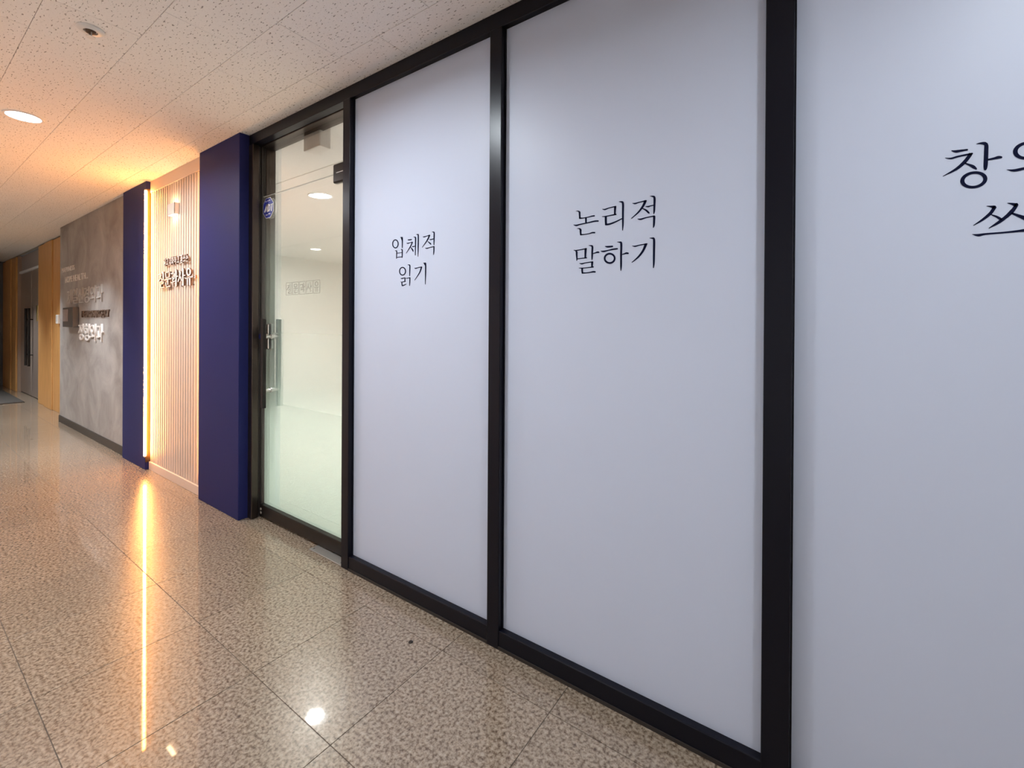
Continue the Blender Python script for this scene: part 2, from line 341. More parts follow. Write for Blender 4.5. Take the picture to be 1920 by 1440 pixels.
"non":[[0,-7548,17410,-7532,17406,-7508,17400,-7484,17393,-7466,17384,-7453,17374,-7442,17362,-7436,17352,-7433,17345,-7433,17342,-7432,17334,-7431,17316,-7430,17290,-7426,17255,-7422,17211,-7419,17170,-7416,17141,-7381,17120,-7348,17136,-7349,17164,-7352,17205,-7355,17249,-7357,17283,-7356,17305,-7355,17323,-7356,17345,-7366,17370,-7385,17391,-7408,17405,-7432,17415,-7456,17422,-7482,17425,-7509,17424,-7533,17422,-7549,17421,-7552,17416],[0,-7403,17106,-7377,17105,-7340,17103,-7296,17102,-7251,17101,-7202,17102,-7149,17103,-7096,17105,-7049,17107,-7009,17110,-6973,17113,-6941,17116,-6910,17117,-6878,17118,-6845,17117,-6816,17116,-6795,17116,-6783,17141,-6803,17167,-6823,17167,-6853,17167,-6887,17167,-6921,17165,-6954,17160,-6986,17154,-7020,17148,-7058,17144,-7104,17140,-7156,17138,-7208,17136,-7255,17138,-7298,17144,-7340,17153,-7376,17162,-7402,17169,-7423,17141],[0,-7173,17132,-7172,16950,-7136,16926,-7100,16941,-7101,17123,-7137,17147],[0,-7646,16917,-7627,16904,-7599,16886,-7564,16867,-7523,16855,-7485,16856,-7451,16864,-7415,16874,-7366,16882,-7297,16888,-7213,16894,-7126,16899,-7047,16904,-6976,16909,-6908,16914,-6846,16918,-6793,16920,-6747,16918,-6707,16914,-6673,16910,-6649,16906,-6631,16931,-6649,16960,-6673,16963,-6708,16969,-6752,16973,-6802,16974,-6858,16970,-6921,16963,-6987,16955,-7058,16948,-7136,16942,-7223,16936,-7307,16931,-7378,16927,-7431,16922,-7471,16918,-7501,16915,-7526,16915,-7555,16916,-7588,16921,-7619,16926,-7642,16931,-7649,16926],[0,-7497,16758,-7481,16755,-7460,16750,-7437,16743,-7421,16735,-7408,16725,-7397,16714,-7392,16704,-7392,16699,-7390,16691,-7389,16674,-7388,16650,-7386,16624,-7384,16598,-7380,16571,-7378,16547,-7376,16530,-7339,16510,-7307,16528,-7308,16544,-7310,16568,-7312,16595,-7314,16618,-7312,16640,-7309,16663,-7309,16691,-7318,16720,-7339,16745,-7364,16760,-7388,16768,-7411,16773,-7436,16775,-7461,16773,-7483,16771,-7498,16769,-7501,16764],[0,-7356,16498,-7327,16497,-7284,16497,-7235,16496,-7186,16497,-7136,16499,-7081,16501,-7029,16504,-6985,16507,-6952,16511,-6927,16514,-6907,16517,-6888,16518,-6861,16516,-6830,16513,-6801,16509,-6781,16507,-6764,16532,-6781,16561,-6801,16563,-6831,16566,-6865,16569,-6897,16569,-6923,16564,-6944,16557,-6966,16549,-6995,16544,-7037,16539,-7088,16536,-7142,16534,-7191,16534,-7238,16538,-7286,16544,-7329,16552,-7359,16556,-7377,16529]],
"ri":[[0,-6504,17334,-6490,17324,-6469,17309,-6440,17294,-6403,17286,-6366,17290,-6328,17300,-6288,17312,-6242,17321,-6180,17327,-6105,17333,-6036,17337,-5988,17340,-5980,17362,-5998,17382,-6046,17378,-6115,17373,-6190,17366,-6254,17360,-6304,17353,-6347,17346,-6383,17339,-6411,17336,-6436,17336,-6460,17339,-6483,17344,-6500,17347,-6507,17343],[0,-6063,17367,-6063,17346,-6064,17316,-6065,17281,-6065,17244,-6066,17203,-6066,17157,-6066,17115,-6066,17086,-6036,17063,-6004,17075,-6002,17104,-5999,17145,-5995,17190,-5992,17230,-5988,17264,-5984,17299,-5981,17328,-5978,17349,-6019,17382],[0,-6510,17066,-6492,17061,-6466,17054,-6433,17046,-6393,17042,-6347,17042,-6295,17045,-6240,17048,-6186,17051,-6129,17053,-6069,17054,-6016,17055,-5978,17056,-5969,17081,-5989,17105,-6025,17102,-6078,17098,-6138,17094,-6194,17090,-6248,17087,-6303,17084,-6355,17082,-6399,17081,-6435,17081,-6466,17082,-6491,17083,-6510,17084,-6516,17076],[0,-6409,17056,-6409,17028,-6409,16987,-6409,16941,-6408,16901,-6406,16866,-6403,16832,-6400,16804,-6398,16784,-6359,16759,-6323,16778,-6323,16798,-6324,16826,-6325,16859,-6325,16892,-6326,16931,-6326,16975,-6326,17016,-6326,17045,-6368,17074],[0,-6383,16745,-6356,16742,-6316,16738,-6268,16736,-6217,16739,-6164,16749,-6108,16763,-6051,16780,-5993,16798,-5930,16820,-5863,16845,-5804,16868,-5762,16884,-5761,16906,-5781,16920,-5823,16906,-5884,16885,-5952,16863,-6015,16845,-6072,16831,-6130,16819,-6185,16809,-6234,16803,-6278,16800,-6322,16801,-6359,16804,-6387,16805,-6404,16777],[0,-5890,17500,-5874,17494,-5852,17485,-5829,17474,-5809,17462,-5788,17453,-5778,17449,-5783,17452,-5778,17433,-5775,17382,-5774,17310,-5775,17224,-5775,17131,-5774,17026,-5772,16908,-5770,16793,-5768,16698,-5767,16627,-5765,16569,-5763,16525,-5762,16494,-5748,16483,-5733,16488,-5728,16519,-5720,16562,-5713,16618,-5707,16689,-5705,16784,-5703,16899,-5703,17017,-5703,17121,-5701,17212,-5698,17297,-5698,17373,-5704,17434,-5721,17480,-5757,17507,-5783,17511,-5800,17512,-5823,17515,-5850,17516,-5874,17515,-5890,17514,-5894,17508]],
"jeok2":[[0,-5408,17376,-5393,17366,-5371,17352,-5341,17337,-5308,17329,-5275,17330,-5243,17338,-5209,17348,-5167,17355,-5106,17360,-5032,17365,-4962,17369,-4914,17372,-4907,17395,-4925,17416,-4972,17411,-5041,17405,-5115,17398,-5177,17393,-5222,17388,-5259,17384,-5289,17381,-5313,17380,-5338,17381,-5364,17383,-5388,17387,-5405,17389,-5411,17384],[0,-4996,17416,-5007,17386,-5022,17345,-5042,17298,-5066,17252,-5098,17205,-5135,17154,-5177,17103,-5223,17054,-5279,17004,-5344,16952,-5404,16907,-5446,16875,-5444,16861,-5430,16855,-5385,16882,-5320,16922,-5248,16967,-5185,17013,-5133,17059,-5084,17108,-5040,17157,-5002,17204,-4970,17252,-4944,17300,-4925,17341,-4911,17369,-4943,17416],[0,-5066,17144,-5043,17126,-5011,17101,-4976,17073,-4948,17048,-4925,17024,-4902,16998,-4882,16975,-4868,16958,-4862,16955,-4859,16963,-4854,16962,-4853,16956,-4843,16941,-4825,16941,-4821,16941,-4812,16948,-4809,16969,-4817,16990,-4833,17012,-4856,17038,-4883,17066,-4914,17093,-4950,17116,-4990,17138,-5027,17156,-5052,17169,-5067,17161],[0,-4955,17198,-4939,17190,-4916,17178,-4889,17166,-4862,17159,-4837,17160,-4816,17165,-4796,17172,-4775,17177,-4748,17180,-4717,17183,-4688,17186,-4668,17187,-4662,17205,-4676,17221,-4696,17220,-4725,17218,-4757,17216,-4785,17214,-4809,17211,-4831,17209,-4849,17207,-4866,17206,-4887,17207,-4912,17208,-4936,17210,-4953,17211,-4958,17206],[0,-4803,17517,-4786,17510,-4762,17501,-4738,17489,-4717,17477,-4698,17467,-4689,17461,-4692,17462,-4689,17449,-4686,17406,-4685,17343,-4686,17274,-4687,17211,-4688,17155,-4688,17102,-4689,17054,-4689,17013,-4688,16979,-4686,16951,-4685,16928,-4683,16912,-4671,16901,-4657,16905,-4652,16919,-4644,16939,-4636,16966,-4630,17000,-4625,17041,-4622,17090,-4620,17143,-4618,17198,-4615,17260,-4611,17330,-4610,17396,-4616,17451,-4633,17492,-4665,17517,-4689,17522,-4708,17525,-4732,17529,-4760,17530,-4785,17530,-4802,17530,-4807,17525],[0,-5225,16818,-5209,16807,-5186,16790,-5153,16774,-5113,16766,-5070,16770,-5025,16782,-4977,16795,-4925,16805,-4857,16811,-4779,16815,-4707,16817,-4657,16819,-4649,16842,-4666,16863,-4715,16859,-4787,16854,-4865,16848,-4934,16842,-4990,16836,-5041,16829,-5085,16823,-5120,16820,-5150,16821,-5178,16823,-5203,16827,-5222,16831,-5228,16826],[0,-4696,16849,-4696,16825,-4696,16791,-4696,16753,-4695,16714,-4695,16673,-4695,16628,-4696,16585,-4696,16550,-4696,16522,-4697,16498,-4698,16479,-4698,16464,-4686,16450,-4669,16453,-4663,16465,-4654,16483,-4644,16506,-4636,16536,-4631,16573,-4627,16616,-4625,16661,-4622,16702,-4621,16741,-4620,16781,-4620,16815,-4620,16838,-4658,16867]],
"mal":[[0,-7632,15975,-7618,15969,-7597,15961,-7577,15951,-7565,15941,-7558,15932,-7552,15922,-7548,15912,-7545,15900,-7543,15885,-7542,15864,-7542,15837,-7540,15806,-7535,15769,-7530,15729,-7524,15690,-7520,15658,-7518,15635,-7516,15615,-7516,15598,-7515,15586,-7503,15575,-7487,15580,-7482,15590,-7475,15605,-7468,15627,-7463,15653,-7462,15688,-7463,15728,-7465,15768,-7466,15802,-7466,15831,-7464,15857,-7464,15884,-7470,15912,-7483,15936,-7500,15956,-7519,15971,-7541,15982,-7567,15988,-7593,15990,-7615,15989,-7630,15989,-7636,15983],[0,-7525,15941,-7489,15943,-7437,15946,-7379,15950,-7322,15953,-7262,15958,-7198,15963,-7140,15968,-7100,15971,-7091,15995,-7110,16015,-7150,16010,-7207,16003,-7271,15996,-7329,15990,-7385,15987,-7444,15984,-7496,15983,-7532,15982,-7542,15961],[0,-7187,15998,-7188,15969,-7189,15927,-7189,15879,-7190,15833,-7189,15786,-7188,15736,-7187,15691,-7187,15659,-7155,15638,-7123,15652,-7121,15683,-7117,15728,-7114,15777,-7110,15823,-7106,15868,-7102,15914,-7098,15955,-7095,15984,-7140,16016],[0,-7473,15629,-7438,15630,-7388,15631,-7333,15632,-7280,15633,-7228,15634,-7173,15635,-7124,15635,-7090,15636,-7080,15656,-7096,15676,-7130,15675,-7178,15673,-7233,15672,-7285,15670,-7338,15669,-7393,15667,-7443,15666,-7478,15666,-7487,15647],[0,-7023,16090,-7007,16085,-6983,16077,-6959,16067,-6939,16057,-6922,16049,-6912,16044,-6914,16045,-6913,16035,-6911,16003,-6912,15955,-6915,15900,-6917,15845,-6917,15788,-6917,15728,-6916,15672,-6915,15628,-6913,15599,-6910,15580,-6907,15568,-6905,15559,-6892,15549,-6878,15554,-6874,15562,-6868,15573,-6862,15592,-6857,15621,-6853,15665,-6850,15721,-6848,15780,-6846,15836,-6843,15890,-6839,15945,-6837,15997,-6842,16041,-6858,16075,-6887,16096,-6911,16100,-6929,16102,-6953,16105,-6981,16106,-7005,16105,-7022,16105,-7028,16098],[0,-6853,15774,-6832,15777,-6803,15781,-6771,15786,-6744,15789,-6724,15791,-6706,15792,-6692,15792,-6680,15792,-6664,15791,-6647,15790,-6630,15789,-6618,15788,-6600,15810,-6614,15838,-6626,15840,-6644,15845,-6665,15849,-6687,15850,-6706,15846,-6723,15841,-6739,15835,-6757,15828,-6783,15822,-6814,15814,-6843,15807,-6862,15802,-6867,15786],[0,-7395,15472,-7379,15463,-7356,15448,-7326,15435,-7290,15427,-7254,15430,-7221,15439,-7185,15450,-7138,15458,-7068,15463,-6983,15468,-6902,15471,-6847,15474,-6837,15494,-6853,15513,-6908,15510,-6989,15505,-7074,15499,-7145,15494,-7196,15489,-7236,15484,-7267,15481,-7293,15479,-7320,15479,-7347,15481,-7372,15484,-7390,15486,-7397,15481],[0,-6924,15494,-6924,15480,-6924,15460,-6924,15436,-6924,15412,-6923,15386,-6921,15357,-6920,15331,-6919,15312,-6888,15292,-6856,15306,-6854,15324,-6851,15350,-6848,15378,-6845,15404,-6843,15427,-6841,15450,-6839,15470,-6838,15484,-6880,15513],[0,-7413,15302,-7396,15297,-7371,15289,-7339,15281,-7300,15276,-7252,15275,-7198,15276,-7139,15278,-7079,15279,-7011,15280,-6936,15281,-6869,15282,-6822,15283,-6811,15305,-6828,15326,-6874,15323,-6941,15319,-7015,15315,-7083,15312,-7142,15311,-7201,15311,-7255,15312,-7301,15313,-7338,15314,-7369,15315,-7393,15316,-7411,15317,-7417,15310],[0,-7310,15289,-7311,15274,-7312,15251,-7313,15225,-7312,15201,-7309,15176,-7304,15151,-7300,15130,-7297,15115,-7262,15099,-7233,15118,-7235,15133,-7237,15154,-7238,15177,-7240,15199,-7240,15220,-7239,15244,-7239,15266,-7238,15282,-7274,15305],[0,-7285,15089,-7255,15089,-7213,15089,-7164,15090,-7117,15091,-7071,15092,-7023,15094,-6977,15096,-6937,15098,-6906,15100,-6880,15102,-6860,15102,-6841,15102,-6819,15101,-6794,15098,-6771,15095,-6755,15093,-6735,15117,-6749,15147,-6765,15150,-6789,15154,-6817,15159,-6846,15160,-6871,15157,-6894,15152,-6917,15146,-6945,15141,-6984,15137,-7029,15132,-7076,15129,-7121,15127,-7166,15130,-7214,15135,-7256,15140,-7286,15144,-7303,15117]],
"ha":[[0,-6395,15997,-6381,15987,-6361,15972,-6332,15957,-6294,15946,-6245,15944,-6187,15945,-6133,15948,-6096,15950,-6083,15977,-6103,16003,-6140,16004,-6194,16006,-6251,16008,-6295,16010,-6325,16011,-6351,16011,-6373,16013,-6390,16014,-6398,16007],[0,-6558,15847,-6542,15837,-6519,15823,-6489,15808,-6452,15800,-6413,15802,-6374,15810,-6333,15820,-6289,15828,-6240,15833,-6186,15838,-6133,15841,-6084,15844,-6037,15846,-5991,15847,-5950,15848,-5921,15848,-5908,15874,-5927,15901,-5956,15901,-5997,15901,-6045,15900,-6094,15897,-6144,15891,-6197,15882,-6250,15874,-6299,15867,-6344,15862,-6387,15859,-6425,15858,-6456,15857,-6483,15857,-6510,15859,-6534,15862,-6552,15864,-6561,15857],[1,-5994,15546,-5998,15508,-6010,15473,-6030,15441,-6057,15413,-6090,15391,-6128,15376,-6169,15368,-6212,15368,-6255,15375,-6297,15389,-6336,15410,-6370,15437,-6398,15469,-6419,15505,-6432,15543,-6436,15582,-6432,15620,-6420,15656,-6399,15689,-6371,15716,-6338,15738,-6299,15753,-6258,15760,-6215,15760,-6172,15753,-6130,15738,-6092,15716,-6059,15689,-6032,15657,-6011,15622,-5999,15584,-6062,15551,-6065,15526,-6073,15502,-6087,15481,-6106,15463,-6128,15448,-6155,15438,-6183,15433,-6212,15433,-6242,15438,-6271,15447,-6297,15461,-6321,15480,-6340,15501,-6354,15525,-6363,15550,-6366,15576,-6363,15602,-6355,15626,-6341,15647,-6322,15666,-6299,15680,-6272,15690,-6244,15695,-6214,15695,-6185,15690,-6156,15680,-6130,15666,-6107,15647,-6088,15626,-6074,15602,-6065,15577],[0,-5944,16103,-5926,16097,-5901,16089,-5875,16079,-5852,16067,-5827,16061,-5821,16061,-5835,16070,-5832,16046,-5829,15976,-5829,15876,-5831,15765,-5832,15660,-5831,15558,-5829,15454,-5828,15358,-5826,15278,-5823,15216,-5819,15167,-5816,15130,-5814,15104,-5801,15095,-5788,15100,-5783,15126,-5774,15162,-5766,15210,-5761,15272,-5758,15352,-5759,15449,-5759,15552,-5759,15652,-5757,15757,-5752,15867,-5750,15968,-5754,16045,-5769,16094,-5809,16122,-5835,16118,-5847,16115,-5870,16118,-5899,16118,-5926,16117,-5944,16117,-5948,16110],[0,-5765,15649,-5746,15650,-5719,15653,-5689,15655,-5663,15658,-5642,15659,-5624,15661,-5609,15662,-5597,15661,-5583,15660,-5566,15657,-5549,15654,-5536,15651,-5515,15671,-5525,15701,-5537,15705,-5555,15713,-5577,15720,-5600,15723,-5622,15721,-5641,15715,-5658,15708,-5677,15702,-5701,15694,-5729,15686,-5754,15678,-5772,15673,-5776,15659]],
"gi2":[[0,-5407,15920,-5391,15910,-5366,15896,-5335,15882,-5299,15875,-5262,15877,-5226,15886,-5187,15896,-5141,15904,-5077,15910,-5001,15915,-4930,15919,-4881,15922,-4873,15943,-4888,15962,-4937,15958,-5008,15953,-5084,15947,-5149,15941,-5198,15935,-5239,15930,-5273,15925,-5303,15923,-5331,15923,-5359,15926,-5385,15930,-5404,15933,-5410,15928],[0,-4969,15960,-4984,15920,-5004,15864,-5028,15802,-5056,15745,-5090,15693,-5128,15641,-5171,15590,-5215,15541,-5267,15492,-5326,15442,-5380,15399,-5418,15368,-5416,15354,-5403,15348,-5361,15373,-5300,15409,-5233,15452,-5173,15497,-5122,15544,-5074,15595,-5030,15648,-4991,15702,-4956,15762,-4925,15825,-4901,15881,-4884,15919,-4917,15964],[0,-4807,16118,-4791,16112,-4767,16104,-4744,16095,-4722,16084,-4697,16078,-4688,16078,-4699,16086,-4695,16059,-4691,15983,-4691,15873,-4693,15753,-4693,15644,-4693,15547,-4692,15454,-4692,15368,-4691,15296,-4690,15236,-4688,15187,-4687,15149,-4686,15121,-4672,15110,-4657,15116,-4651,15143,-4643,15180,-4634,15228,-4628,15288,-4624,15362,-4622,15447,-4621,15541,-4620,15636,-4618,15745,-4615,15865,-4615,15976,-4621,16061,-4638,16112,-4679,16141,-4705,16136,-4718,16133,-4739,16135,-4766,16134,-4790,16132,-4807,16131,-4811,16125]],
"chang":[[0,2470,17429,2482,17418,2499,17402,2521,17385,2545,17373,2572,17370,2598,17371,2625,17374,2651,17376,2678,17378,2708,17380,2733,17382,2751,17383,2757,17401,2747,17420,2729,17422,2703,17424,2673,17427,2645,17430,2618,17431,2591,17432,2566,17434,2545,17435,2525,17438,2505,17441,2487,17445,2474,17448,2467,17441],[0,2360,17284,2378,17273,2403,17257,2434,17241,2467,17232,2498,17233,2527,17240,2559,17248,2599,17255,2656,17260,2726,17264,2791,17268,2835,17270,2841,17293,2829,17314,2784,17312,2719,17308,2650,17303,2592,17298,2550,17292,2517,17284,2489,17278,2463,17275,2435,17277,2406,17283,2380,17290,2361,17294,2358,17290],[0,2774,17319,2759,17292,2739,17253,2714,17210,2687,17170,2658,17131,2625,17090,2588,17050,2546,17011,2492,16969,2426,16925,2365,16885,2322,16857,2321,16849,2326,16845,2372,16863,2439,16889,2510,16920,2572,16953,2620,16988,2662,17025,2699,17064,2732,17103,2763,17146,2790,17192,2811,17231,2826,17258,2811,17308],[0,2692,17086,2708,17072,2731,17051,2756,17029,2778,17008,2795,16990,2811,16972,2825,16955,2838,16941,2853,16929,2868,16917,2883,16906,2893,16898,2907,16903,2909,16925,2903,16938,2894,16958,2881,16981,2867,17001,2850,17017,2833,17030,2813,17043,2793,17055,2768,17070,2741,17085,2715,17099,2698,17109,2690,17101],[0,2894,17498,2908,17495,2927,17492,2948,17487,2968,17479,2989,17468,3011,17455,3024,17442,3024,17437,3023,17427,3024,17397,3022,17354,3021,17306,3020,17257,3019,17204,3018,17151,3017,17101,3016,17055,3015,17010,3014,16970,3014,16938,3016,16915,3018,16898,3021,16885,3022,16875,3038,16852,3058,16858,3062,16864,3068,16875,3074,16892,3079,16916,3083,16949,3086,16990,3088,17035,3089,17081,3091,17131,3092,17185,3093,17239,3093,17288,3094,17333,3095,17379,3093,17428,3078,17480,3047,17515,3016,17525,2989,17526,2966,17525,2945,17523,2923,17518,2905,17512,2893,17508,2891,17503],[0,3088,17076,3107,17076,3135,17076,3164,17075,3190,17076,3212,17077,3230,17078,3247,17079,3261,17080,3274,17081,3288,17081,3301,17081,3310,17082,3320,17102,3310,17126,3301,17131,3288,17137,3272,17143,3254,17146,3236,17145,3219,17140,3201,17134,3182,17129,3157,17125,3128,17121,3102,17116,3083,17114,3078,17094],[1,3079,16626,3069,16589,3051,16554,3025,16524,2993,16498,2956,16480,2914,16468,2871,16464,2826,16468,2782,16479,2741,16498,2705,16523,2674,16554,2650,16590,2634,16629,2627,16669,2629,16709,2639,16747,2658,16783,2685,16814,2718,16838,2756,16857,2799,16868,2843,16871,2887,16866,2930,16854,2971,16834,3006,16809,3036,16778,3059,16743,3074,16705,3081,16666,3010,16639,3003,16613,2990,16590,2972,16569,2950,16552,2925,16539,2896,16531,2866,16528,2836,16531,2806,16539,2778,16552,2753,16569,2732,16590,2716,16615,2705,16641,2700,16668,2701,16696,2708,16722,2721,16746,2739,16767,2762,16784,2788,16797,2817,16804,2847,16806,2878,16803,2907,16795,2935,16782,2959,16764,2980,16743,2995,16719,3006,16693,3011,16666]],
"ui":[[1,3907,17126,3898,17089,3880,17055,3856,17025,3826,17001,3791,16983,3752,16972,3711,16969,3670,16974,3629,16986,3591,17006,3556,17032,3527,17064,3505,17100,3490,17139,3484,17179,3485,17219,3495,17257,3513,17292,3538,17322,3569,17346,3605,17363,3645,17373,3686,17375,3728,17370,3768,17356,3806,17336,3839,17310,3867,17278,3888,17243,3902,17204,3909,17165,3838,17141,3831,17116,3820,17093,3804,17072,3783,17056,3760,17044,3734,17037,3707,17035,3679,17038,3652,17046,3627,17059,3604,17077,3585,17099,3571,17123,3561,17149,3557,17176,3558,17203,3564,17229,3576,17253,3593,17273,3613,17289,3637,17301,3663,17308,3691,17310,3719,17306,3745,17297,3770,17284,3793,17266,3811,17245,3825,17221,3835,17195,3839,17168],[0,3389,16798,3408,16785,3436,16765,3469,16746,3505,16733,3543,16731,3582,16735,3621,16742,3658,16746,3692,16748,3726,16749,3759,16749,3791,16749,3823,16749,3855,16748,3884,16746,3910,16746,3934,16745,3956,16745,3975,16745,3988,16745,3998,16773,3985,16804,3971,16806,3952,16810,3930,16813,3905,16815,3878,16815,3848,16813,3817,16811,3785,16810,3753,16809,3720,16809,3686,16808,3650,16807,3612,16803,3573,16798,3535,16794,3502,16792,3471,16794,3439,16799,3410,16804,3390,16808,3387,16804],[0,4015,17395,4028,17391,4046,17386,4067,17380,4087,17371,4110,17363,4132,17355,4142,17346,4139,17345,4140,17327,4140,17283,4138,17224,4138,17158,4137,17086,4137,17006,4136,16925,4136,16848,4135,16773,4134,16699,4133,16631,4133,16578,4135,16542,4137,16519,4140,16503,4141,16490,4155,16469,4173,16475,4177,16485,4183,16499,4190,16523,4195,16560,4198,16614,4201,16681,4203,16756,4205,16830,4206,16907,4207,16989,4207,17069,4206,17140,4207,17204,4209,17265,4206,17324,4193,17382,4160,17423,4129,17427,4105,17420,4085,17414,4065,17412,4045,17410,4027,17407,4014,17405,4013,17400]],
"sseu":[[0,3072,16016,3082,16010,3097,16002,3113,15993,3129,15983,3145,15971,3162,15957,3178,15944,3188,15935,3210,15967,3199,16014,3187,16015,3170,16016,3151,16018,3133,16019,3116,16021,3098,16022,3083,16024,3072,16024,3070,16021],[0,3184,16013,3177,15996,3167,15973,3156,15948,3145,15925,3135,15907,3128,15891,3118,15875,3103,15854,3080,15826,3052,15793,3020,15759,2989,15727,2954,15693,2915,15657,2879,15625,2854,15602,2854,15594,2859,15589,2887,15605,2927,15627,2971,15653,3011,15680,3046,15708,3080,15739,3111,15769,3137,15796,3156,15818,3170,15838,3180,15855,3190,15874,3202,15898,3215,15924,3225,15947,3233,15963,3217,16007],[0,3147,15798,3160,15787,3179,15772,3199,15755,3216,15740,3229,15726,3241,15711,3253,15696,3264,15684,3276,15674,3286,15666,3295,15659,3302,15654,3320,15666,3320,15696,3314,15703,3306,15713,3297,15725,3286,15735,3274,15746,3260,15757,3245,15768,3228,15779,3208,15790,3186,15801,3166,15811,3153,15818,3146,15811],[0,3401,16033,3411,16027,3425,16018,3441,16008,3457,15996,3475,15980,3495,15961,3513,15943,3526,15930,3553,15962,3544,16015,3529,16019,3508,16025,3484,16031,3463,16036,3444,16039,3427,16040,3412,16041,3401,16041,3399,16037],[0,3527,16020,3520,16002,3510,15978,3499,15951,3488,15929,3477,15911,3467,15895,3455,15878,3441,15859,3426,15837,3409,15813,3390,15787,3369,15761,3345,15734,3317,15706,3288,15677,3257,15647,3219,15611,3177,15571,3137,15534,3110,15508,3110,15497,3116,15491,3147,15508,3192,15532,3241,15559,3283,15587,3318,15614,3349,15642,3377,15670,3404,15696,3428,15721,3450,15744,3470,15766,3487,15788,3502,15809,3515,15829,3526,15850,3537,15872,3549,15899,3561,15928,3570,15954,3577,15971,3560,16016],[0,3468,15778,3489,15761,3519,15737,3551,15711,3580,15687,3604,15667,3625,15647,3646,15629,3665,15612,3688,15596,3712,15579,3734,15565,3749,15554,3767,15566,3766,15595,3754,15613,3736,15638,3715,15666,3692,15691,3669,15709,3646,15722,3622,15735,3596,15749,3565,15767,3531,15786,3500,15804,3478,15816,3465,15802],[0,2836,15385,2854,15372,2879,15353,2910,15335,2942,15324,2970,15325,2994,15333,3022,15342,3064,15349,3128,15351,3206,15351,3287,15350,3361,15350,3426,15351,3488,15352,3544,15353,3592,15353,3629,15352,3657,15349,3681,15347,3704,15345,3732,15344,3760,15343,3786,15342,3804,15342,3815,15369,3804,15399,3786,15404,3760,15410,3731,15417,3702,15420,3676,15419,3652,15415,3624,15410,3588,15405,3540,15401,3485,15397,3423,15393,3358,15391,3285,15390,3204,15391,3125,15392,3061,15392,3016,15391,2985,15389,2963,15387,2941,15387,2913,15387,2883,15389,2856,15391,2837,15393,2835,15390]]}
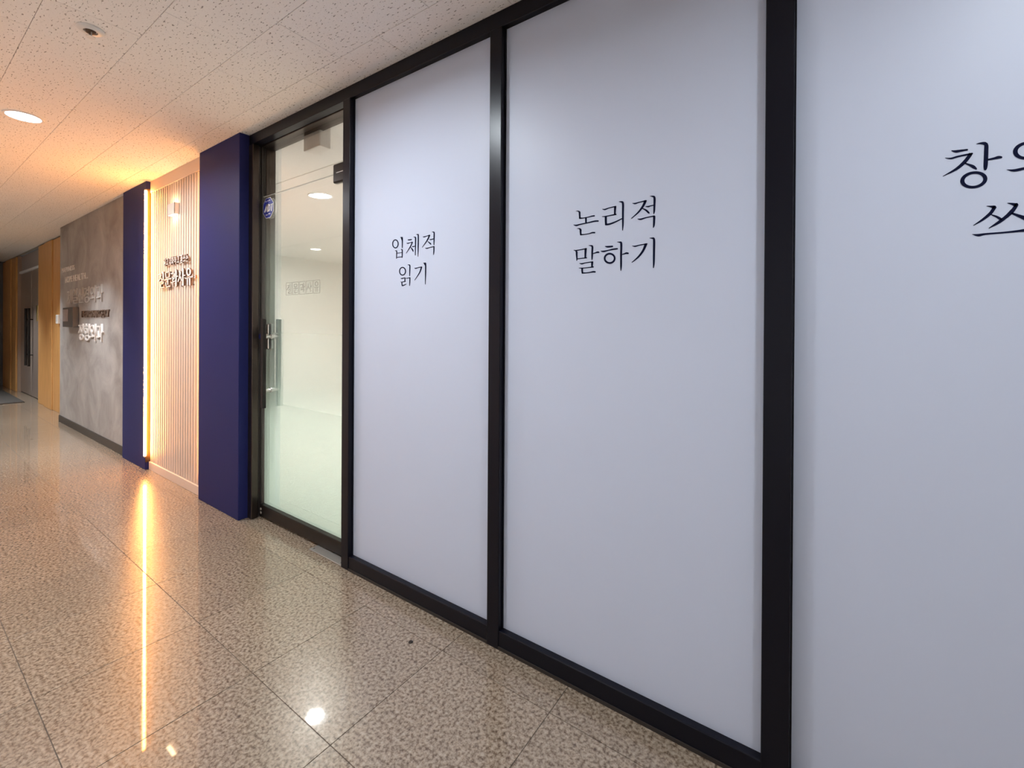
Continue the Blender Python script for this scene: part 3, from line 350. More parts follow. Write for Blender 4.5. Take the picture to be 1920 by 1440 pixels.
SIGN={"jil":[[0,-47280,17383,-46520,17388,-46473,17435,-46571,17481,-47326,17464,-47368,17423],[0,-46717,17447,-46764,17385,-46832,17296,-46910,17199,-46991,17114,-47087,17039,-47199,16962,-47305,16896,-47380,16848,-47325,16810,-47214,16805,-47131,16850,-47011,16914,-46881,16990,-46768,17069,-46676,17158,-46593,17257,-46525,17347,-46477,17409,-46578,17453],[0,-46919,17129,-46514,16874,-46370,16869,-46309,16914,-46737,17163,-46864,17168],[0,-46454,17530,-46386,17532,-46326,17535,-46365,17544,-46353,17522,-46331,17400,-46324,17218,-46324,17035,-46324,16909,-46170,16866,-46017,16891,-46014,17016,-46007,17199,-46011,17385,-46041,17523,-46153,17609,-46369,17639,-46484,17624,-46536,17618,-46562,17569],[0,-47040,16723,-46084,16731,-46035,16774,-46121,16817,-47079,16810,-47129,16766],[0,-46261,16794,-46284,16577,-46155,16539,-46019,16559,-45996,16775,-46125,16814],[0,-47013,16532,-46083,16544,-46037,16585,-46119,16625,-47050,16614,-47096,16572],[0,-46916,16593,-46866,16275,-46725,16242,-46596,16269,-46656,16586,-46791,16619],[0,-46760,16219,-45897,16236,-45845,16285,-45942,16331,-46805,16311,-46856,16263]],
"mun":[[0,-45779,17505,-45654,17065,-45532,17037,-45425,17060,-45529,17498,-45661,17530],[0,-45710,17453,-44619,17456,-44576,17498,-44659,17539,-45749,17533,-45792,17493],[0,-44849,17521,-44909,17057,-44800,17023,-44683,17039,-44605,17500,-44723,17538],[0,-45555,17016,-44752,17026,-44711,17066,-44791,17105,-45594,17095,-45636,17055],[0,-45852,16850,-44365,16875,-44317,16925,-44416,16972,-45898,16937,-45944,16892],[0,-45238,16906,-45224,16476,-45120,16447,-45016,16465,-44991,16892,-45114,16927],[0,-45715,16644,-45586,16281,-45457,16254,-45348,16282,-45476,16644,-45605,16671],[0,-45489,16231,-44550,16269,-44508,16318,-44607,16361,-45543,16318,-45584,16272]],
"gwa":[[0,-44473,17313,-44447,17306,-44392,17290,-44293,17273,-44170,17270,-44019,17282,-43840,17303,-43672,17323,-43558,17337,-43545,17387,-43655,17422,-43771,17409,-43938,17390,-44110,17372,-44233,17363,-44282,17364,-44303,17368,-44331,17376,-44364,17384,-44481,17365],[0,-43810,17394,-43814,17333,-43819,17246,-43826,17151,-43835,17069,-43849,17000,-43866,16934,-43882,16877,-43894,16837,-43813,16807,-43715,16816,-43695,16855,-43665,16911,-43633,16978,-43608,17049,-43592,17132,-43579,17227,-43570,17315,-43564,17375,-43684,17413],[0,-44222,17047,-44112,16637,-43986,16608,-43875,16634,-43984,17042,-44110,17073],[0,-44541,16605,-44508,16590,-44446,16561,-44321,16531,-44156,16527,-43967,16555,-43748,16598,-43543,16643,-43404,16673,-43409,16718,-43513,16743,-43658,16715,-43868,16675,-44082,16638,-44233,16618,-44280,16620,-44302,16627,-44339,16644,-44380,16660,-44511,16653],[0,-43641,17531,-43574,17531,-43508,17531,-43553,17536,-43561,17525,-43540,17437,-43527,17300,-43520,17140,-43513,16974,-43507,16787,-43504,16576,-43502,16382,-43501,16247,-43360,16208,-43220,16234,-43216,16367,-43210,16560,-43205,16770,-43204,16956,-43199,17120,-43192,17280,-43198,17422,-43232,17533,-43360,17617,-43572,17635,-43671,17614,-43717,17602,-43731,17561],[0,-43251,16987,-42903,16994,-42858,17041,-42949,17085,-43298,17079,-43343,17031]],
"sa":[[0,-42701,17322,-42649,17321,-42608,17321,-42644,17331,-42654,17334,-42644,17283,-42644,17200,-42661,17105,-42697,17009,-42768,16904,-42869,16785,-42971,16676,-43041,16600,-42965,16560,-42849,16563,-42774,16638,-42664,16746,-42551,16865,-42465,16975,-42410,17075,-42372,17174,-42353,17263,-42359,17338,-42446,17406,-42611,17435,-42703,17433,-42743,17432,-42804,17377],[0,-42564,16978,-42280,16621,-42146,16602,-42058,16639,-42370,16993,-42487,17009],[0,-42077,17535,-42029,17539,-42006,17541,-42114,17562,-42108,17534,-42093,17420,-42084,17254,-42077,17067,-42072,16891,-42068,16715,-42065,16531,-42064,16366,-42064,16252,-41918,16210,-41773,16238,-41773,16352,-41773,16515,-41774,16699,-41777,16874,-41775,17049,-41772,17234,-41776,17403,-41797,17528,-41869,17608,-42082,17645,-42165,17621,-42189,17612,-42185,17564],[0,-41788,16973,-41411,16986,-41373,17032,-41463,17075,-41840,17062,-41879,17015]],
"yu":[[1,-40340,17223,-40348,17163,-40373,17107,-40415,17056,-40471,17012,-40540,16978,-40619,16954,-40705,16942,-40795,16941,-40886,16952,-40973,16975,-41054,17009,-41125,17052,-41183,17103,-41227,17160,-41254,17221,-41264,17283,-41255,17343,-41229,17400,-41186,17452,-41129,17495,-41058,17529,-40978,17552,-40891,17564,-40801,17564,-40711,17552,-40625,17528,-40545,17494,-40476,17450,-40418,17400,-40376,17343,-40349,17284,-40588,17239,-40591,17198,-40603,17159,-40622,17124,-40648,17094,-40679,17070,-40716,17053,-40755,17043,-40796,17042,-40838,17048,-40877,17063,-40914,17085,-40947,17113,-40974,17147,-40994,17184,-41006,17225,-41011,17266,-41007,17307,-40995,17346,-40976,17381,-40950,17411,-40918,17435,-40881,17452,-40842,17462,-40800,17463,-40759,17456,-40719,17441,-40683,17420,-40651,17391,-40624,17358,-40604,17320,-40592,17280],[0,-41644,16818,-41605,16801,-41542,16774,-41439,16743,-41300,16726,-41142,16727,-40971,16739,-40795,16754,-40627,16764,-40451,16770,-40263,16774,-40097,16777,-39981,16779,-39940,16836,-40049,16886,-40160,16877,-40321,16863,-40502,16849,-40677,16837,-40849,16826,-41026,16816,-41187,16810,-41305,16810,-41375,16818,-41432,16832,-41488,16851,-41535,16867,-41632,16858],[0,-41150,16777,-41166,16245,-41049,16210,-40931,16232,-40915,16763,-41031,16798],[0,-40729,16804,-40706,16204,-40576,16167,-40449,16193,-40472,16791,-40602,16829]],
"dot":[[0,-39681,16924,-39671,16684,-39579,16657,-39488,16675,-39499,16914,-39591,16941]]}
DOORTXT={"jil":[[0,-28407,15672,-28192,15677,-28179,15691,-28199,15705,-28414,15701,-28427,15687],[0,-28221,15696,-28235,15672,-28256,15637,-28281,15597,-28312,15560,-28356,15521,-28410,15478,-28462,15439,-28499,15411,-28485,15396,-28453,15394,-28417,15421,-28365,15460,-28310,15504,-28264,15545,-28231,15585,-28204,15625,-28184,15661,-28170,15686,-28191,15699],[0,-28309,15558,-28187,15474,-28157,15475,-28146,15491,-28268,15575,-28299,15574],[0,-28102,15779,-28086,15429,-28059,15419,-28033,15427,-28049,15777,-28076,15787],[0,-28322,15368,-28041,15385,-28030,15400,-28051,15413,-28332,15396,-28343,15381],[0,-28073,15401,-28082,15280,-28056,15270,-28029,15276,-28019,15397,-28045,15407],[0,-28295,15252,-28041,15263,-28029,15278,-28049,15292,-28304,15281,-28315,15265],[0,-28312,15272,-28285,15163,-28256,15156,-28231,15165,-28259,15274,-28288,15281],[0,-28254,15150,-27974,15161,-27962,15176,-27981,15190,-28262,15179,-28274,15164]],
"mun":[[0,-27570,15704,-27284,15711,-27272,15726,-27291,15739,-27577,15732,-27589,15718],[0,-27326,15728,-27338,15532,-27312,15521,-27286,15528,-27275,15724,-27300,15734],[0,-27594,15719,-27582,15535,-27556,15525,-27530,15533,-27542,15717,-27569,15726],[0,-27553,15517,-27303,15523,-27291,15537,-27310,15551,-27560,15545,-27572,15531],[0,-27659,15432,-27165,15453,-27154,15468,-27174,15481,-27667,15461,-27678,15446],[0,-27441,15452,-27453,15304,-27427,15294,-27401,15301,-27389,15448,-27414,15458],[0,-27596,15350,-27556,15176,-27528,15169,-27504,15178,-27544,15352,-27572,15359],[0,-27525,15163,-27227,15180,-27216,15195,-27236,15208,-27534,15191,-27545,15176]],
"gwa":[[0,-26898,15637,-26620,15651,-26609,15666,-26629,15679,-26907,15665,-26917,15650],[0,-26649,15667,-26660,15425,-26635,15415,-26610,15422,-26599,15664,-26624,15673],[0,-26812,15520,-26786,15338,-26759,15330,-26735,15338,-26762,15520,-26788,15529],[0,-26892,15303,-26539,15351,-26532,15366,-26554,15378,-26908,15330,-26914,15314],[0,-26550,15772,-26545,15184,-26520,15175,-26495,15182,-26500,15770,-26525,15779],[0,-26504,15494,-26342,15507,-26334,15522,-26354,15535,-26516,15521,-26525,15506]],
"sa":[[0,-26016,15675,-26012,15651,-26005,15617,-26003,15578,-26014,15537,-26047,15487,-26098,15428,-26148,15373,-26183,15334,-26167,15320,-26139,15320,-26104,15359,-26053,15414,-26002,15474,-25967,15527,-25954,15573,-25956,15616,-25963,15651,-25967,15676,-25993,15684],[0,-25999,15491,-25863,15356,-25835,15354,-25821,15368,-25957,15503,-25985,15505],[0,-25785,15767,-25768,15181,-25743,15173,-25719,15180,-25736,15765,-25761,15774],[0,-25732,15480,-25580,15507,-25576,15523,-25598,15533,-25750,15506,-25755,15491]],
"yu":[[1,-24935,15624,-24938,15597,-24947,15571,-24961,15548,-24981,15528,-25006,15512,-25034,15501,-25064,15495,-25096,15493,-25128,15497,-25158,15507,-25187,15521,-25212,15539,-25232,15561,-25247,15586,-25257,15612,-25260,15640,-25257,15666,-25248,15692,-25233,15715,-25213,15735,-25189,15751,-25160,15762,-25130,15769,-25098,15770,-25066,15765,-25036,15756,-25008,15742,-24983,15723,-24963,15701,-24947,15677,-24938,15651,-24986,15626,-24988,15605,-24994,15585,-25004,15567,-25018,15551,-25035,15538,-25054,15529,-25074,15524,-25096,15523,-25118,15526,-25139,15533,-25158,15544,-25175,15558,-25189,15576,-25199,15595,-25206,15616,-25208,15637,-25206,15658,-25200,15678,-25190,15697,-25176,15712,-25159,15725,-25140,15734,-25119,15739,-25098,15740,-25076,15737,-25055,15730,-25036,15719,-25019,15704,-25005,15687,-24995,15668,-24989,15647],[0,-25321,15400,-24826,15425,-24817,15439,-24834,15452,-25329,15427,-25339,15413],[0,-25206,15402,-25204,15173,-25181,15164,-25157,15171,-25159,15400,-25183,15409],[0,-25029,15407,-25027,15159,-25004,15150,-24980,15158,-24982,15405,-25006,15414]]}
STICK={"A":[[0,-31250,20785,-30909,21253,-30985,21308,-31097,21312,-31409,20832,-31344,20787],[0,-31091,21316,-31048,20801,-30964,20765,-30884,20780,-30915,21293,-31005,21331],[0,-31186,20914,-30955,20903,-30931,20933,-30978,20966,-31209,20977,-31233,20947]],
"D":[[1,-30861,21316,-30665,21275,-30557,21171,-30545,21027,-30597,20870,-30726,20790,-30911,20794,-30901,20903,-30891,21056,-30871,21196,-30740,21199,-30697,21181,-30664,21127,-30663,21044,-30695,20950,-30738,20890,-30781,20886,-30771,20939,-30772,21038,-30751,21134]],
"T":[[0,-30499,21181,-30178,21193,-30162,21234,-30230,21273,-30551,21261,-30567,21220],[0,-30439,21234,-30515,20797,-30440,20757,-30355,20766,-30268,21200,-30348,21243]]}

# ------------------------------------------------------------------ geometry helpers
def link(name, me, mat=None, parent=None):
    o = bpy.data.objects.new(name, me)
    COL.objects.link(o)
    if mat is not None and me is not None and not me.materials:
        me.materials.append(M[mat])
    if parent is not None:
        o.parent = parent
    return o

def tag(o, label=None, cat=None, group=None, kind=None):
    for k, v in (('label', label), ('category', cat), ('group', group), ('kind', kind)):
        if v:
            o[k] = v
    return o

def empty(name, label=None, cat=None, group=None, kind=None, loc=(0, 0, 0)):
    o = bpy.data.objects.new(name, None)
    o.empty_display_size = 0.05
    COL.objects.link(o)
    o.location = loc
    return tag(o, label, cat, group, kind)

def under(parent, o):
    """parent o (built in world coordinates) keeping its place"""
    o.parent = parent
    o.matrix_parent_inverse = Matrix.Translation(parent.location).inverted()
    return o

def add_box(bm, x0, x1, y0, y1, z0, z1, bev=0.0, seg=1):
    t = bmesh.new()
    bmesh.ops.create_cube(t, size=1.0)
    bmesh.ops.scale(t, vec=(x1 - x0, y1 - y0, z1 - z0), verts=t.verts)
    bmesh.ops.translate(t, vec=((x0 + x1) / 2, (y0 + y1) / 2, (z0 + z1) / 2), verts=t.verts)
    if bev:
        bmesh.ops.bevel(t, geom=list(t.edges), offset=bev, segments=seg, profile=0.5, affect='EDGES')
    me = bpy.data.meshes.new('t')
    t.to_mesh(me)
    t.free()
    bm.from_mesh(me)
    bpy.data.meshes.remove(me)

def to_obj(name, bm, mat, parent=None, smooth=False):
    bmesh.ops.recalc_face_normals(bm, faces=list(bm.faces))
    me = bpy.data.meshes.new(name)
    bm.to_mesh(me)
    bm.free()
    if smooth:
        for f in me.polygons:
            f.use_smooth = True
    o = link(name, me, mat)
    if parent is not None:
        under(parent, o)
    return o

def box(name, mat, x0, x1, y0, y1, z0, z1, parent=None, bev=0.0, seg=1):
    bm = bmesh.new()
    add_box(bm, x0, x1, y0, y1, z0, z1, bev, seg)
    return to_obj(name, bm, mat, parent)

def boxes(name, mat, lst, parent=None, bev=0.0):
    bm = bmesh.new()
    for b in lst:
        add_box(bm, *b, bev)
    return to_obj(name, bm, mat, parent)

def lathe(name, mat, prof, loc, parent=None, n=40, axis='Z', smooth=True):
    """prof: (radius, height) pairs turned about the axis through loc"""
    bm = bmesh.new()
    rings = []
    for r, h in prof:
        ring = []
        for i in range(n):
            a = 2 * math.pi * i / n
            c, s = r * math.cos(a), r * math.sin(a)
            v = {'Z': (c, s, h), 'Y': (c, h, s), 'X': (h, c, s)}[axis]
            ring.append(bm.verts.new((loc[0] + v[0], loc[1] + v[1], loc[2] + v[2])))
        rings.append(ring)
    for a, b in zip(rings, rings[1:]):
        for i in range(n):
            j = (i + 1) % n
            bm.faces.new((a[i], a[j], b[j], b[i]))
    for ring in (rings[0], rings[-1]):
        try:
            bm.faces.new(ring)
        except ValueError:
            pass
    o = to_obj(name, bm, mat, parent)
    if smooth:
        me = o.data
        for f in me.polygons:
            f.use_smooth = len(f.vertices) == 4
        me.set_sharp_from_angle(angle=math.radians(40))
    return o

def outline_mesh(name, mat, strokes, y, depth=0.0, parent=None, dx=0.0, k=1.0, dz=0.0):
    """strokes: [0, x,z,...] filled outline or [1, outer..., inner...] ring, in 0.1 mm on a wall plane at y;
    depth > 0 gives solid letters growing towards the wall"""
    bm = bmesh.new()
    for s in strokes:
        pts = [(s[i] / 10000.0 + dx, s[i + 1] / 10000.0 + dz) for i in range(1, len(s), 2)]
        faces = []
        if s[0] == 0:
            vs = [bm.verts.new((x, y, z)) for x, z in pts]
            faces.append(bm.faces.new(vs))
        else:
            h = len(pts) // 2
            vo = [bm.verts.new((x, y, z)) for x, z in pts[:h]]
            vi = [bm.verts.new((x, y, z)) for x, z in pts[h:]]
            for i in range(h):
                j = (i + 1) % h
                faces.append(bm.faces.new((vo[i], vo[j], vi[j], vi[i])))
        bmesh.ops.recalc_face_normals(bm, faces=faces)
        for f in faces:
            f.normal_update()
        if faces[0].normal.y > 0:
            bmesh.ops.reverse_faces(bm, faces=faces)
        if depth:
            r = bmesh.ops.extrude_face_region(bm, geom=faces)
            nv = [e for e in r['geom'] if isinstance(e, bmesh.types.BMVert)]
            # the extruded copy becomes the front, the first faces stay as the back
            bmesh.ops.translate(bm, vec=(0, -depth, 0), verts=nv)
    bmesh.ops.recalc_face_normals(bm, faces=list(bm.faces)) if depth else None
    me = bpy.data.meshes.new(name)
    bm.to_mesh(me)
    bm.free()
    o = link(name, me, mat)
    if depth:
        brown_sides(me)
    if parent is not None:
        under(parent, o)
    return o

def brown_sides(me):
    me.materials.append(M['return'])
    for f in me.polygons:
        f.material_index = 0 if abs(f.normal.y) > 0.7 else 1

def font_letters(text, x0, x1, z0, z1, y, mat, parent, depth=0.01, offset=0.0, name='letter', sides=False, gap=0.14):
    """every character a solid mesh of its own, fitted into the rectangle on a wall plane"""
    items = []
    cu = bpy.data.curves.new('t', 'FONT')
    cu.size = 1.0
    cu.offset = offset
    cu.extrude = 0.5
    ob = bpy.data.objects.new('t', cu)
    COL.objects.link(ob)
    xcur = 0.0
    for ch in text:
        if ch == ' ':
            xcur += 0.30
            continue
        cu.body = ch
        dg = bpy.context.evaluated_depsgraph_get()
        dg.update()
        me = bpy.data.meshes.new_from_object(ob.evaluated_get(dg))
        xs = [v.co.x for v in me.vertices]
        lo, hi = min(xs), max(xs)
        for v in me.vertices:
            v.co.x += xcur - lo
        xcur += hi - lo + gap
        items.append((ch, me))
    bpy.data.objects.remove(ob)
    W = xcur - gap
    lo = min(v.co.y for c, me in items if c not in '.,' for v in me.vertices)
    hi = max(v.co.y for c, me in items if c not in '.,' for v in me.vertices)
    for ch, me in items:
        for v in me.vertices:
            x, h, d = v.co
            v.co = (x0 + x / W * (x1 - x0), y - (d + 0.5) * depth, z0 + (h - lo) / (hi - lo) * (z1 - z0))
        me.materials.clear()
        me.materials.append(M[mat])
        o = link(name, me)
        if sides:
            brown_sides(me)
        under(parent, o)

# ------------------------------------------------------------------ floor
H = 2.6
XE = -14.2        # far end of the corridor
XN = 2.4          # corridor cut off here, behind the viewer
YB = -2.25        # opposite wall
floor = box('floor', 'grout', XE, XN, YB, 0.30, -0.10, -0.002)
tag(floor, 'polished tan granite corridor floor', kind='structure')
def tile_mesh(name, sx, sy, t, ch, mat, flip=1):
    bm = bmesh.new()
    hx, hy = sx / 2, sy / 2
    lv = []
    for z, i in ((0.0, ch), (-ch * flip, 0.0), (-t * flip, 0.0)):
        lv.append([bm.verts.new((a * (hx - i), b * (hy - i), z)) for a, b in ((-1, -1), (1, -1), (1, 1), (-1, 1))])
    bm.faces.new(lv[0])
    for a, b in zip(lv, lv[1:]):
        for i in range(4):
            bm.faces.new((a[i], a[(i + 1) % 4], b[(i + 1) % 4], b[i]))
    bm.faces.new(lv[2])
    bmesh.ops.recalc_face_normals(bm, faces=list(bm.faces))
    me = bpy.data.meshes.new(name)
    bm.to_mesh(me)
    bm.free()
    me.materials.append(M[mat])
    return me
cache = {}
def tile(parent, nm, x0, x1, y0, y1, z, gap, t, ch, mat, flip=1):
    key = (nm, round(x1 - x0, 4), round(y1 - y0, 4))
    if key not in cache:
        cache[key] = tile_mesh(nm, x1 - x0 - gap, y1 - y0 - gap, t, ch, mat, flip)
    o = bpy.data.objects.new(nm, cache[key])
    COL.objects.link(o)
    o.parent = parent
    o.location = ((x0 + x1) / 2, (y0 + y1) / 2, z)
rows = [(-0.1384, 0.16)] + [(-0.1384 - 0.5 * (k + 1), -0.1384 - 0.5 * k) for k in range(5)]
xs = [XN] + [-(0.7594 - 0.5 * 6 + 0.5 * k) for k in range(0, 33)] + [XE]
xs = [x for x in xs if XE <= x <= XN]
for y0, y1 in rows:
    y0 = max(y0, YB)
    for xa, xb in zip(xs, xs[1:]):
        if xa - xb > 0.02 and y1 - y0 > 0.02:
            tile(floor, 'floor_tile', xb, xa, y0, y1, 0.0, 0.0022, 0.02, 0.0006, 'granite')

# ------------------------------------------------------------------ ceiling
ceiling = box('ceiling', 'ceilback', XE, XN, YB, 0.16, H + 0.006, H + 0.10)
tag(ceiling, 'fissured white acoustic tile ceiling', kind='structure')
seams = [YB, -1.977, -1.677, -1.377, -1.077, -0.777, -0.477, -0.177, 0.10]
for i, (y0, y1) in enumerate(zip(seams, seams[1:])):
    off = -1.631 if (len(seams) - 2 - i) % 2 == 0 else -1.316
    cuts = [XN] + [off + 0.6 * k for k in range(8, -24, -1) if XE + 0.05 < off + 0.6 * k < XN - 0.05] + [XE]
    for xa, xb in zip(cuts, cuts[1:]):
        tile(ceiling, 'ceiling_tile', xb, xa, y0, y1, H, 0.0016, 0.012, 0.0009, 'ceil', flip=-1)

# ------------------------------------------------------------------ walls that close the corridor
tag(box('wall_back', 'corridor', XE, XN, YB - 0.1, YB, 0, H), 'plain off white wall on the other side of the corridor', kind='structure')
tag(box('wall_near_added', 'corridor', XN, XN + 0.1, YB, 0.10, 0, H), 'unseen off white wall added at the near end to keep light in', kind='structure')  # added: the corridor runs on here, this wall holds the light in
tag(box('wall_end', 'endwall', XE - 0.1, XE, YB, 0.30, 0, H), 'dark slate wall at the far end of the corridor', kind='structure')

# ------------------------------------------------------------------ study room behind the glass
IX0, IX1, IY0, IY1 = -8.35, XN, 0.19, 4.6
tag(box('wall_inner_back', 'interior', IX0, IX1, IY1, IY1 + 0.1, 0, H), 'cream back wall of the room behind the glass', kind='structure')
tag(box('wall_inner_left', 'interior', IX0 - 0.1, IX0, IY0, IY1, 0, H), 'cream side wall of the room behind the glass', kind='structure')
tag(box('wall_inner_right', 'interior', IX1, IX1 + 0.1, 0.17, IY1, 0, H), 'cream wall at the near side of the inner room', kind='structure')
tag(box('wall_inner_front', 'interior', -8.35, -3.23, 0.165, 0.19, 0, H), 'cream wall beside the entrance seen from inside', kind='structure')
tag(box('floor_inner', 'interior_floor', IX0, IX1, 0.17, IY1, -0.06, -0.002), 'pale floor of the room behind the glass', kind='structure')
ci = boxes('ceiling_inner', 'interior_ceil', [(IX0, IX1, 0.165, 0.65, H + 0.006, H + 0.1), (IX0, IX1, 0.65, IY1, H, H + 0.1)])
tag(ci, 'plain white ceiling of the room behind the glass', kind='structure')

# ------------------------------------------------------------------ storefront frame
frame = empty('trim_1', 'black metal storefront frame around the white panels', kind='structure')
XR = 1.25   # storefront runs on past the picture
box('header', 'black', -3.21, XR, 0.0, 0.05, 2.532, H, frame, bev=0.002)
box('header_back', 'jambmetal', -3.21, XR, 0.058, 0.155, 2.532, H, frame, bev=0.002)
box('sill', 'black', -2.085, XR, 0.0, 0.10, 0.0, 0.074, frame, bev=0.003)
for x0, x1 in ((-2.145, -2.083), (-1.138, -1.078), (-0.142, -0.073), (0.86, 0.925)):
    d0 = -0.004
    box('post', 'black', x0, x1, d0, 0.10, 0.0, 2.5325, frame, bev=0.002)
box('sill_gasket', 'dark', -2.083, XR, -0.004, 0.0, 0.0, 0.012, frame)
# door jamb: outer profile, groove, inner profile
box('jamb', 'jambmetal', -3.215, -3.155, -0.002, 0.042, 0.0, 2.532, frame, bev=0.003)
box('jamb_groove', 'dark', -3.215, -3.168, 0.042, 0.060, 0.0, 2.532, frame)
box('jamb_back', 'jambmetal', -3.215, -3.155, 0.088, 0.150, 0.0, 2.532, frame, bev=0.002)
box('jamb_stop', 'dark', -3.215, -3.160, 0.060, 0.088, 0.0, 2.532, frame)
box('header_groove', 'dark', -3.155, -2.145, 0.048, 0.060, 2.540, 2.56, frame)

# ------------------------------------------------------------------ white film windows with lettering
GX = [(-2.083, -1.138), (-1.078, -0.142), (-0.073, 0.86)]
TXT = [('ip', 0), ('che', 0), ('jeok1', 0), ('ik', 0), ('gi1', 0)], [('non', 0), ('ri', 0), ('jeok2', 0), ('mal', 0), ('ha', 0), ('gi2', 0)], \
      [('chang', 0), ('ui', 0), ('jeok2', 0.997), ('sseu', 0), ('gi2', 0.936)]
LB = ['white frosted window with five navy characters, beside the glass door',
      'white frosted window with six navy characters, the middle one',
      'white frosted window at the right edge, its navy lettering cut off']
for i, ((x0, x1), tx) in enumerate(zip(GX, TXT)):
    wn = empty('window_%d' % (i + 1), LB[i], kind='structure', loc=(x0, 0.026, 0.074))
    box('pane', 'film', x0 - 0.003, x1 + 0.003, 0.027, 0.035, 0.071, 2.535, wn)
    box('bead', 'black', x0, x0 + 0.004, 0.020, 0.027, 0.074, 2.532, wn)
    for key, dx in tx:
        outline_mesh('letter', 'navyvinyl', VINYL[key], 0.0262, parent=wn, dx=dx)

# ------------------------------------------------------------------ glass door with transom
tr = empty('window_4', 'clear transom glass above the glass door', kind='structure', loc=(-3.15, 0.07, 2.19))
box('pane', 'glass', -3.160, -2.145, 0.069, 0.079, 2.1905, 2.54, tr)
box('pane_edge', 'greyplastic', -3.158, -2.147, 0.0685, 0.0795, 2.1895, 2.1905, tr)
dr = empty('door_1', 'frameless glass door with gradient film and dark bottom rail', kind='structure', loc=(-3.15, 0.07, 0.0))
leaf = box('leaf', 'glass', -3.153, -2.150, 0.069, 0.079, 0.085, 2.1865, dr)
bm = bmesh.new()
bm.faces.new([bm.verts.new(v) for v in ((-3.150, 0.0796, 0.09), (-2.153, 0.0796, 0.09), (-2.153, 0.0796, 2.184), (-3.150, 0.0796, 2.184))])
flm = to_obj('privacy_film', bm, 'gradfilm', dr)
flm['label'] = 'white film fading out upwards'
rail = box('bottom_rail', 'bronze', -3.153, -2.150, 0.050, 0.098, 0.012, 0.090, dr, bev=0.003)
for z in (0.062, 0.036):
    lathe('screw', 'steel', [(0.009, 0.0), (0.009, -0.003), (0.005, -0.005), (0.001, -0.005)], (-3.132, 0.050, z), dr, n=16, axis='Y')
hp = box('hinge_patch', 'bronze', -2.335, -2.147, 0.060, 0.088, 2.133, 2.243, dr, bev=0.008, seg=2)
boxes('hinge_slot', 'greyplastic', [(-2.300, -2.147, 0.0585, 0.060, 2.1870, 2.1905)], dr)
# handles outside and inside
for y, nm in ((0.022, 'bronze'), (0.122, 'bronze')):
    h = box('handle', nm, -3.067, -3.034, y - 0.012, y + 0.012, 0.760, 1.353, dr, bev=0.004, seg=2)
    h['label'] = 'upright pull bar'
for z in (0.875, 1.235):
    lathe('handle_mount', 'chrome', [(0.001, 0.034), (0.010, 0.034), (0.010, 0.066), (0.015, 0.068), (0.015, 0.080), (0.010, 0.082), (0.010, 0.110), (0.001, 0.110)],
          (-3.05, 0.0, z), dr, n=20, axis='Y')
lk = box('lock_plate', 'chrome', -3.120, -3.066, 0.060, 0.069, 1.150, 1.318, dr, bev=0.004, seg=2)
box('lock_plate', 'plastic', -3.128, -3.066, 0.079, 0.094, 1.150, 1.322, dr, bev=0.004, seg=2)
lathe('lock_cylinder', 'chrome', [(0.001, 0.018), (0.020, 0.018), (0.024, 0.022), (0.024, 0.040), (0.018, 0.044), (0.018, 0.060), (0.001, 0.060)], (-3.088, 0.0, 1.235), dr, n=24, axis='Y')
# boxed name on the door glass
bxs = [(-2.8575, -2.7870), (-2.7785, -2.7089), (-2.6968, -2.6319), (-2.6215, -2.5502), (-2.5412, -2.4723)]
for (x0, x1), key in zip(bxs, ('jil', 'mun', 'gwa', 'sa', 'yu')):
    z0, z1, t, y0, y1 = 1.506, 1.586, 0.0017, 0.0682, 0.0690
    boxes('letter_box', 'greytext', [(x0, x1, y0, y1, z0, z0 + t), (x0, x1, y0, y1, z1 - t, z1), (x0, x0 + t * 1.6, y0, y1, z0, z1), (x1 - t * 1.6, x1, y0, y1, z0, z1)], dr)
    outline_mesh('letter', 'greytext', DOORTXT[key], 0.0686, parent=dr)
# sticker
st = empty('security_sticker', 'small blue octagonal sticker with white letters at the door top corner', 'sticker', loc=(-3.088, 0.067, 2.105))
def octagon(name, mat, r, y, th, parent):
    bm = bmesh.new()
    rot = math.radians(22.5)
    v0 = [bm.verts.new((-3.088 + r * math.cos(rot + k * math.pi / 4), y, 2.105 + r * math.sin(rot + k * math.pi / 4))) for k in range(8)]
    v1 = [bm.verts.new((v.co.x, y + th, v.co.z)) for v in v0]
    bm.faces.new(v0)
    bm.faces.new(v1[::-1])
    for k in range(8):
        bm.faces.new((v0[k], v0[(k + 1) % 8], v1[(k + 1) % 8], v1[k]))
    return to_obj(name, bm, mat, parent)
octagon('border', 'white', 0.0745, 0.0672, 0.0015, st)
octagon('face', 'stickblue', 0.0705, 0.0666, 0.0006, st)
for k in 'ADT':
    outline_mesh('letter', 'white', STICK[k], 0.0662, parent=st)
boxes('small_print', 'white', [(-3.125, -3.104, 0.0660, 0.0666, 2.148, 2.153), (-3.098, -3.082, 0.0660, 0.0666, 2.150, 2.155), (-3.076, -3.058, 0.0660, 0.0666, 2.151, 2.156)], st)
boxes('small_print', 'white', [(-3.118, -3.092, 0.0660, 0.0666, 2.056, 2.062), (-3.084, -3.056, 0.0660, 0.0666, 2.060, 2.066)], st)
# door holder inside the header, closer box
cl = empty('door_sensor', 'pale grey box hanging from the door header inside', 'sensor', loc=(-2.66, 0.16, 2.53))
box('housing', 'plastic', -2.755, -2.582, 0.132, 0.205, 2.434, 2.60, cl, bev=0.004, seg=2)
box('front_plate', 'greyplastic', -2.758, -2.585, 0.126, 0.132, 2.432, 2.531, cl, bev=0.002)
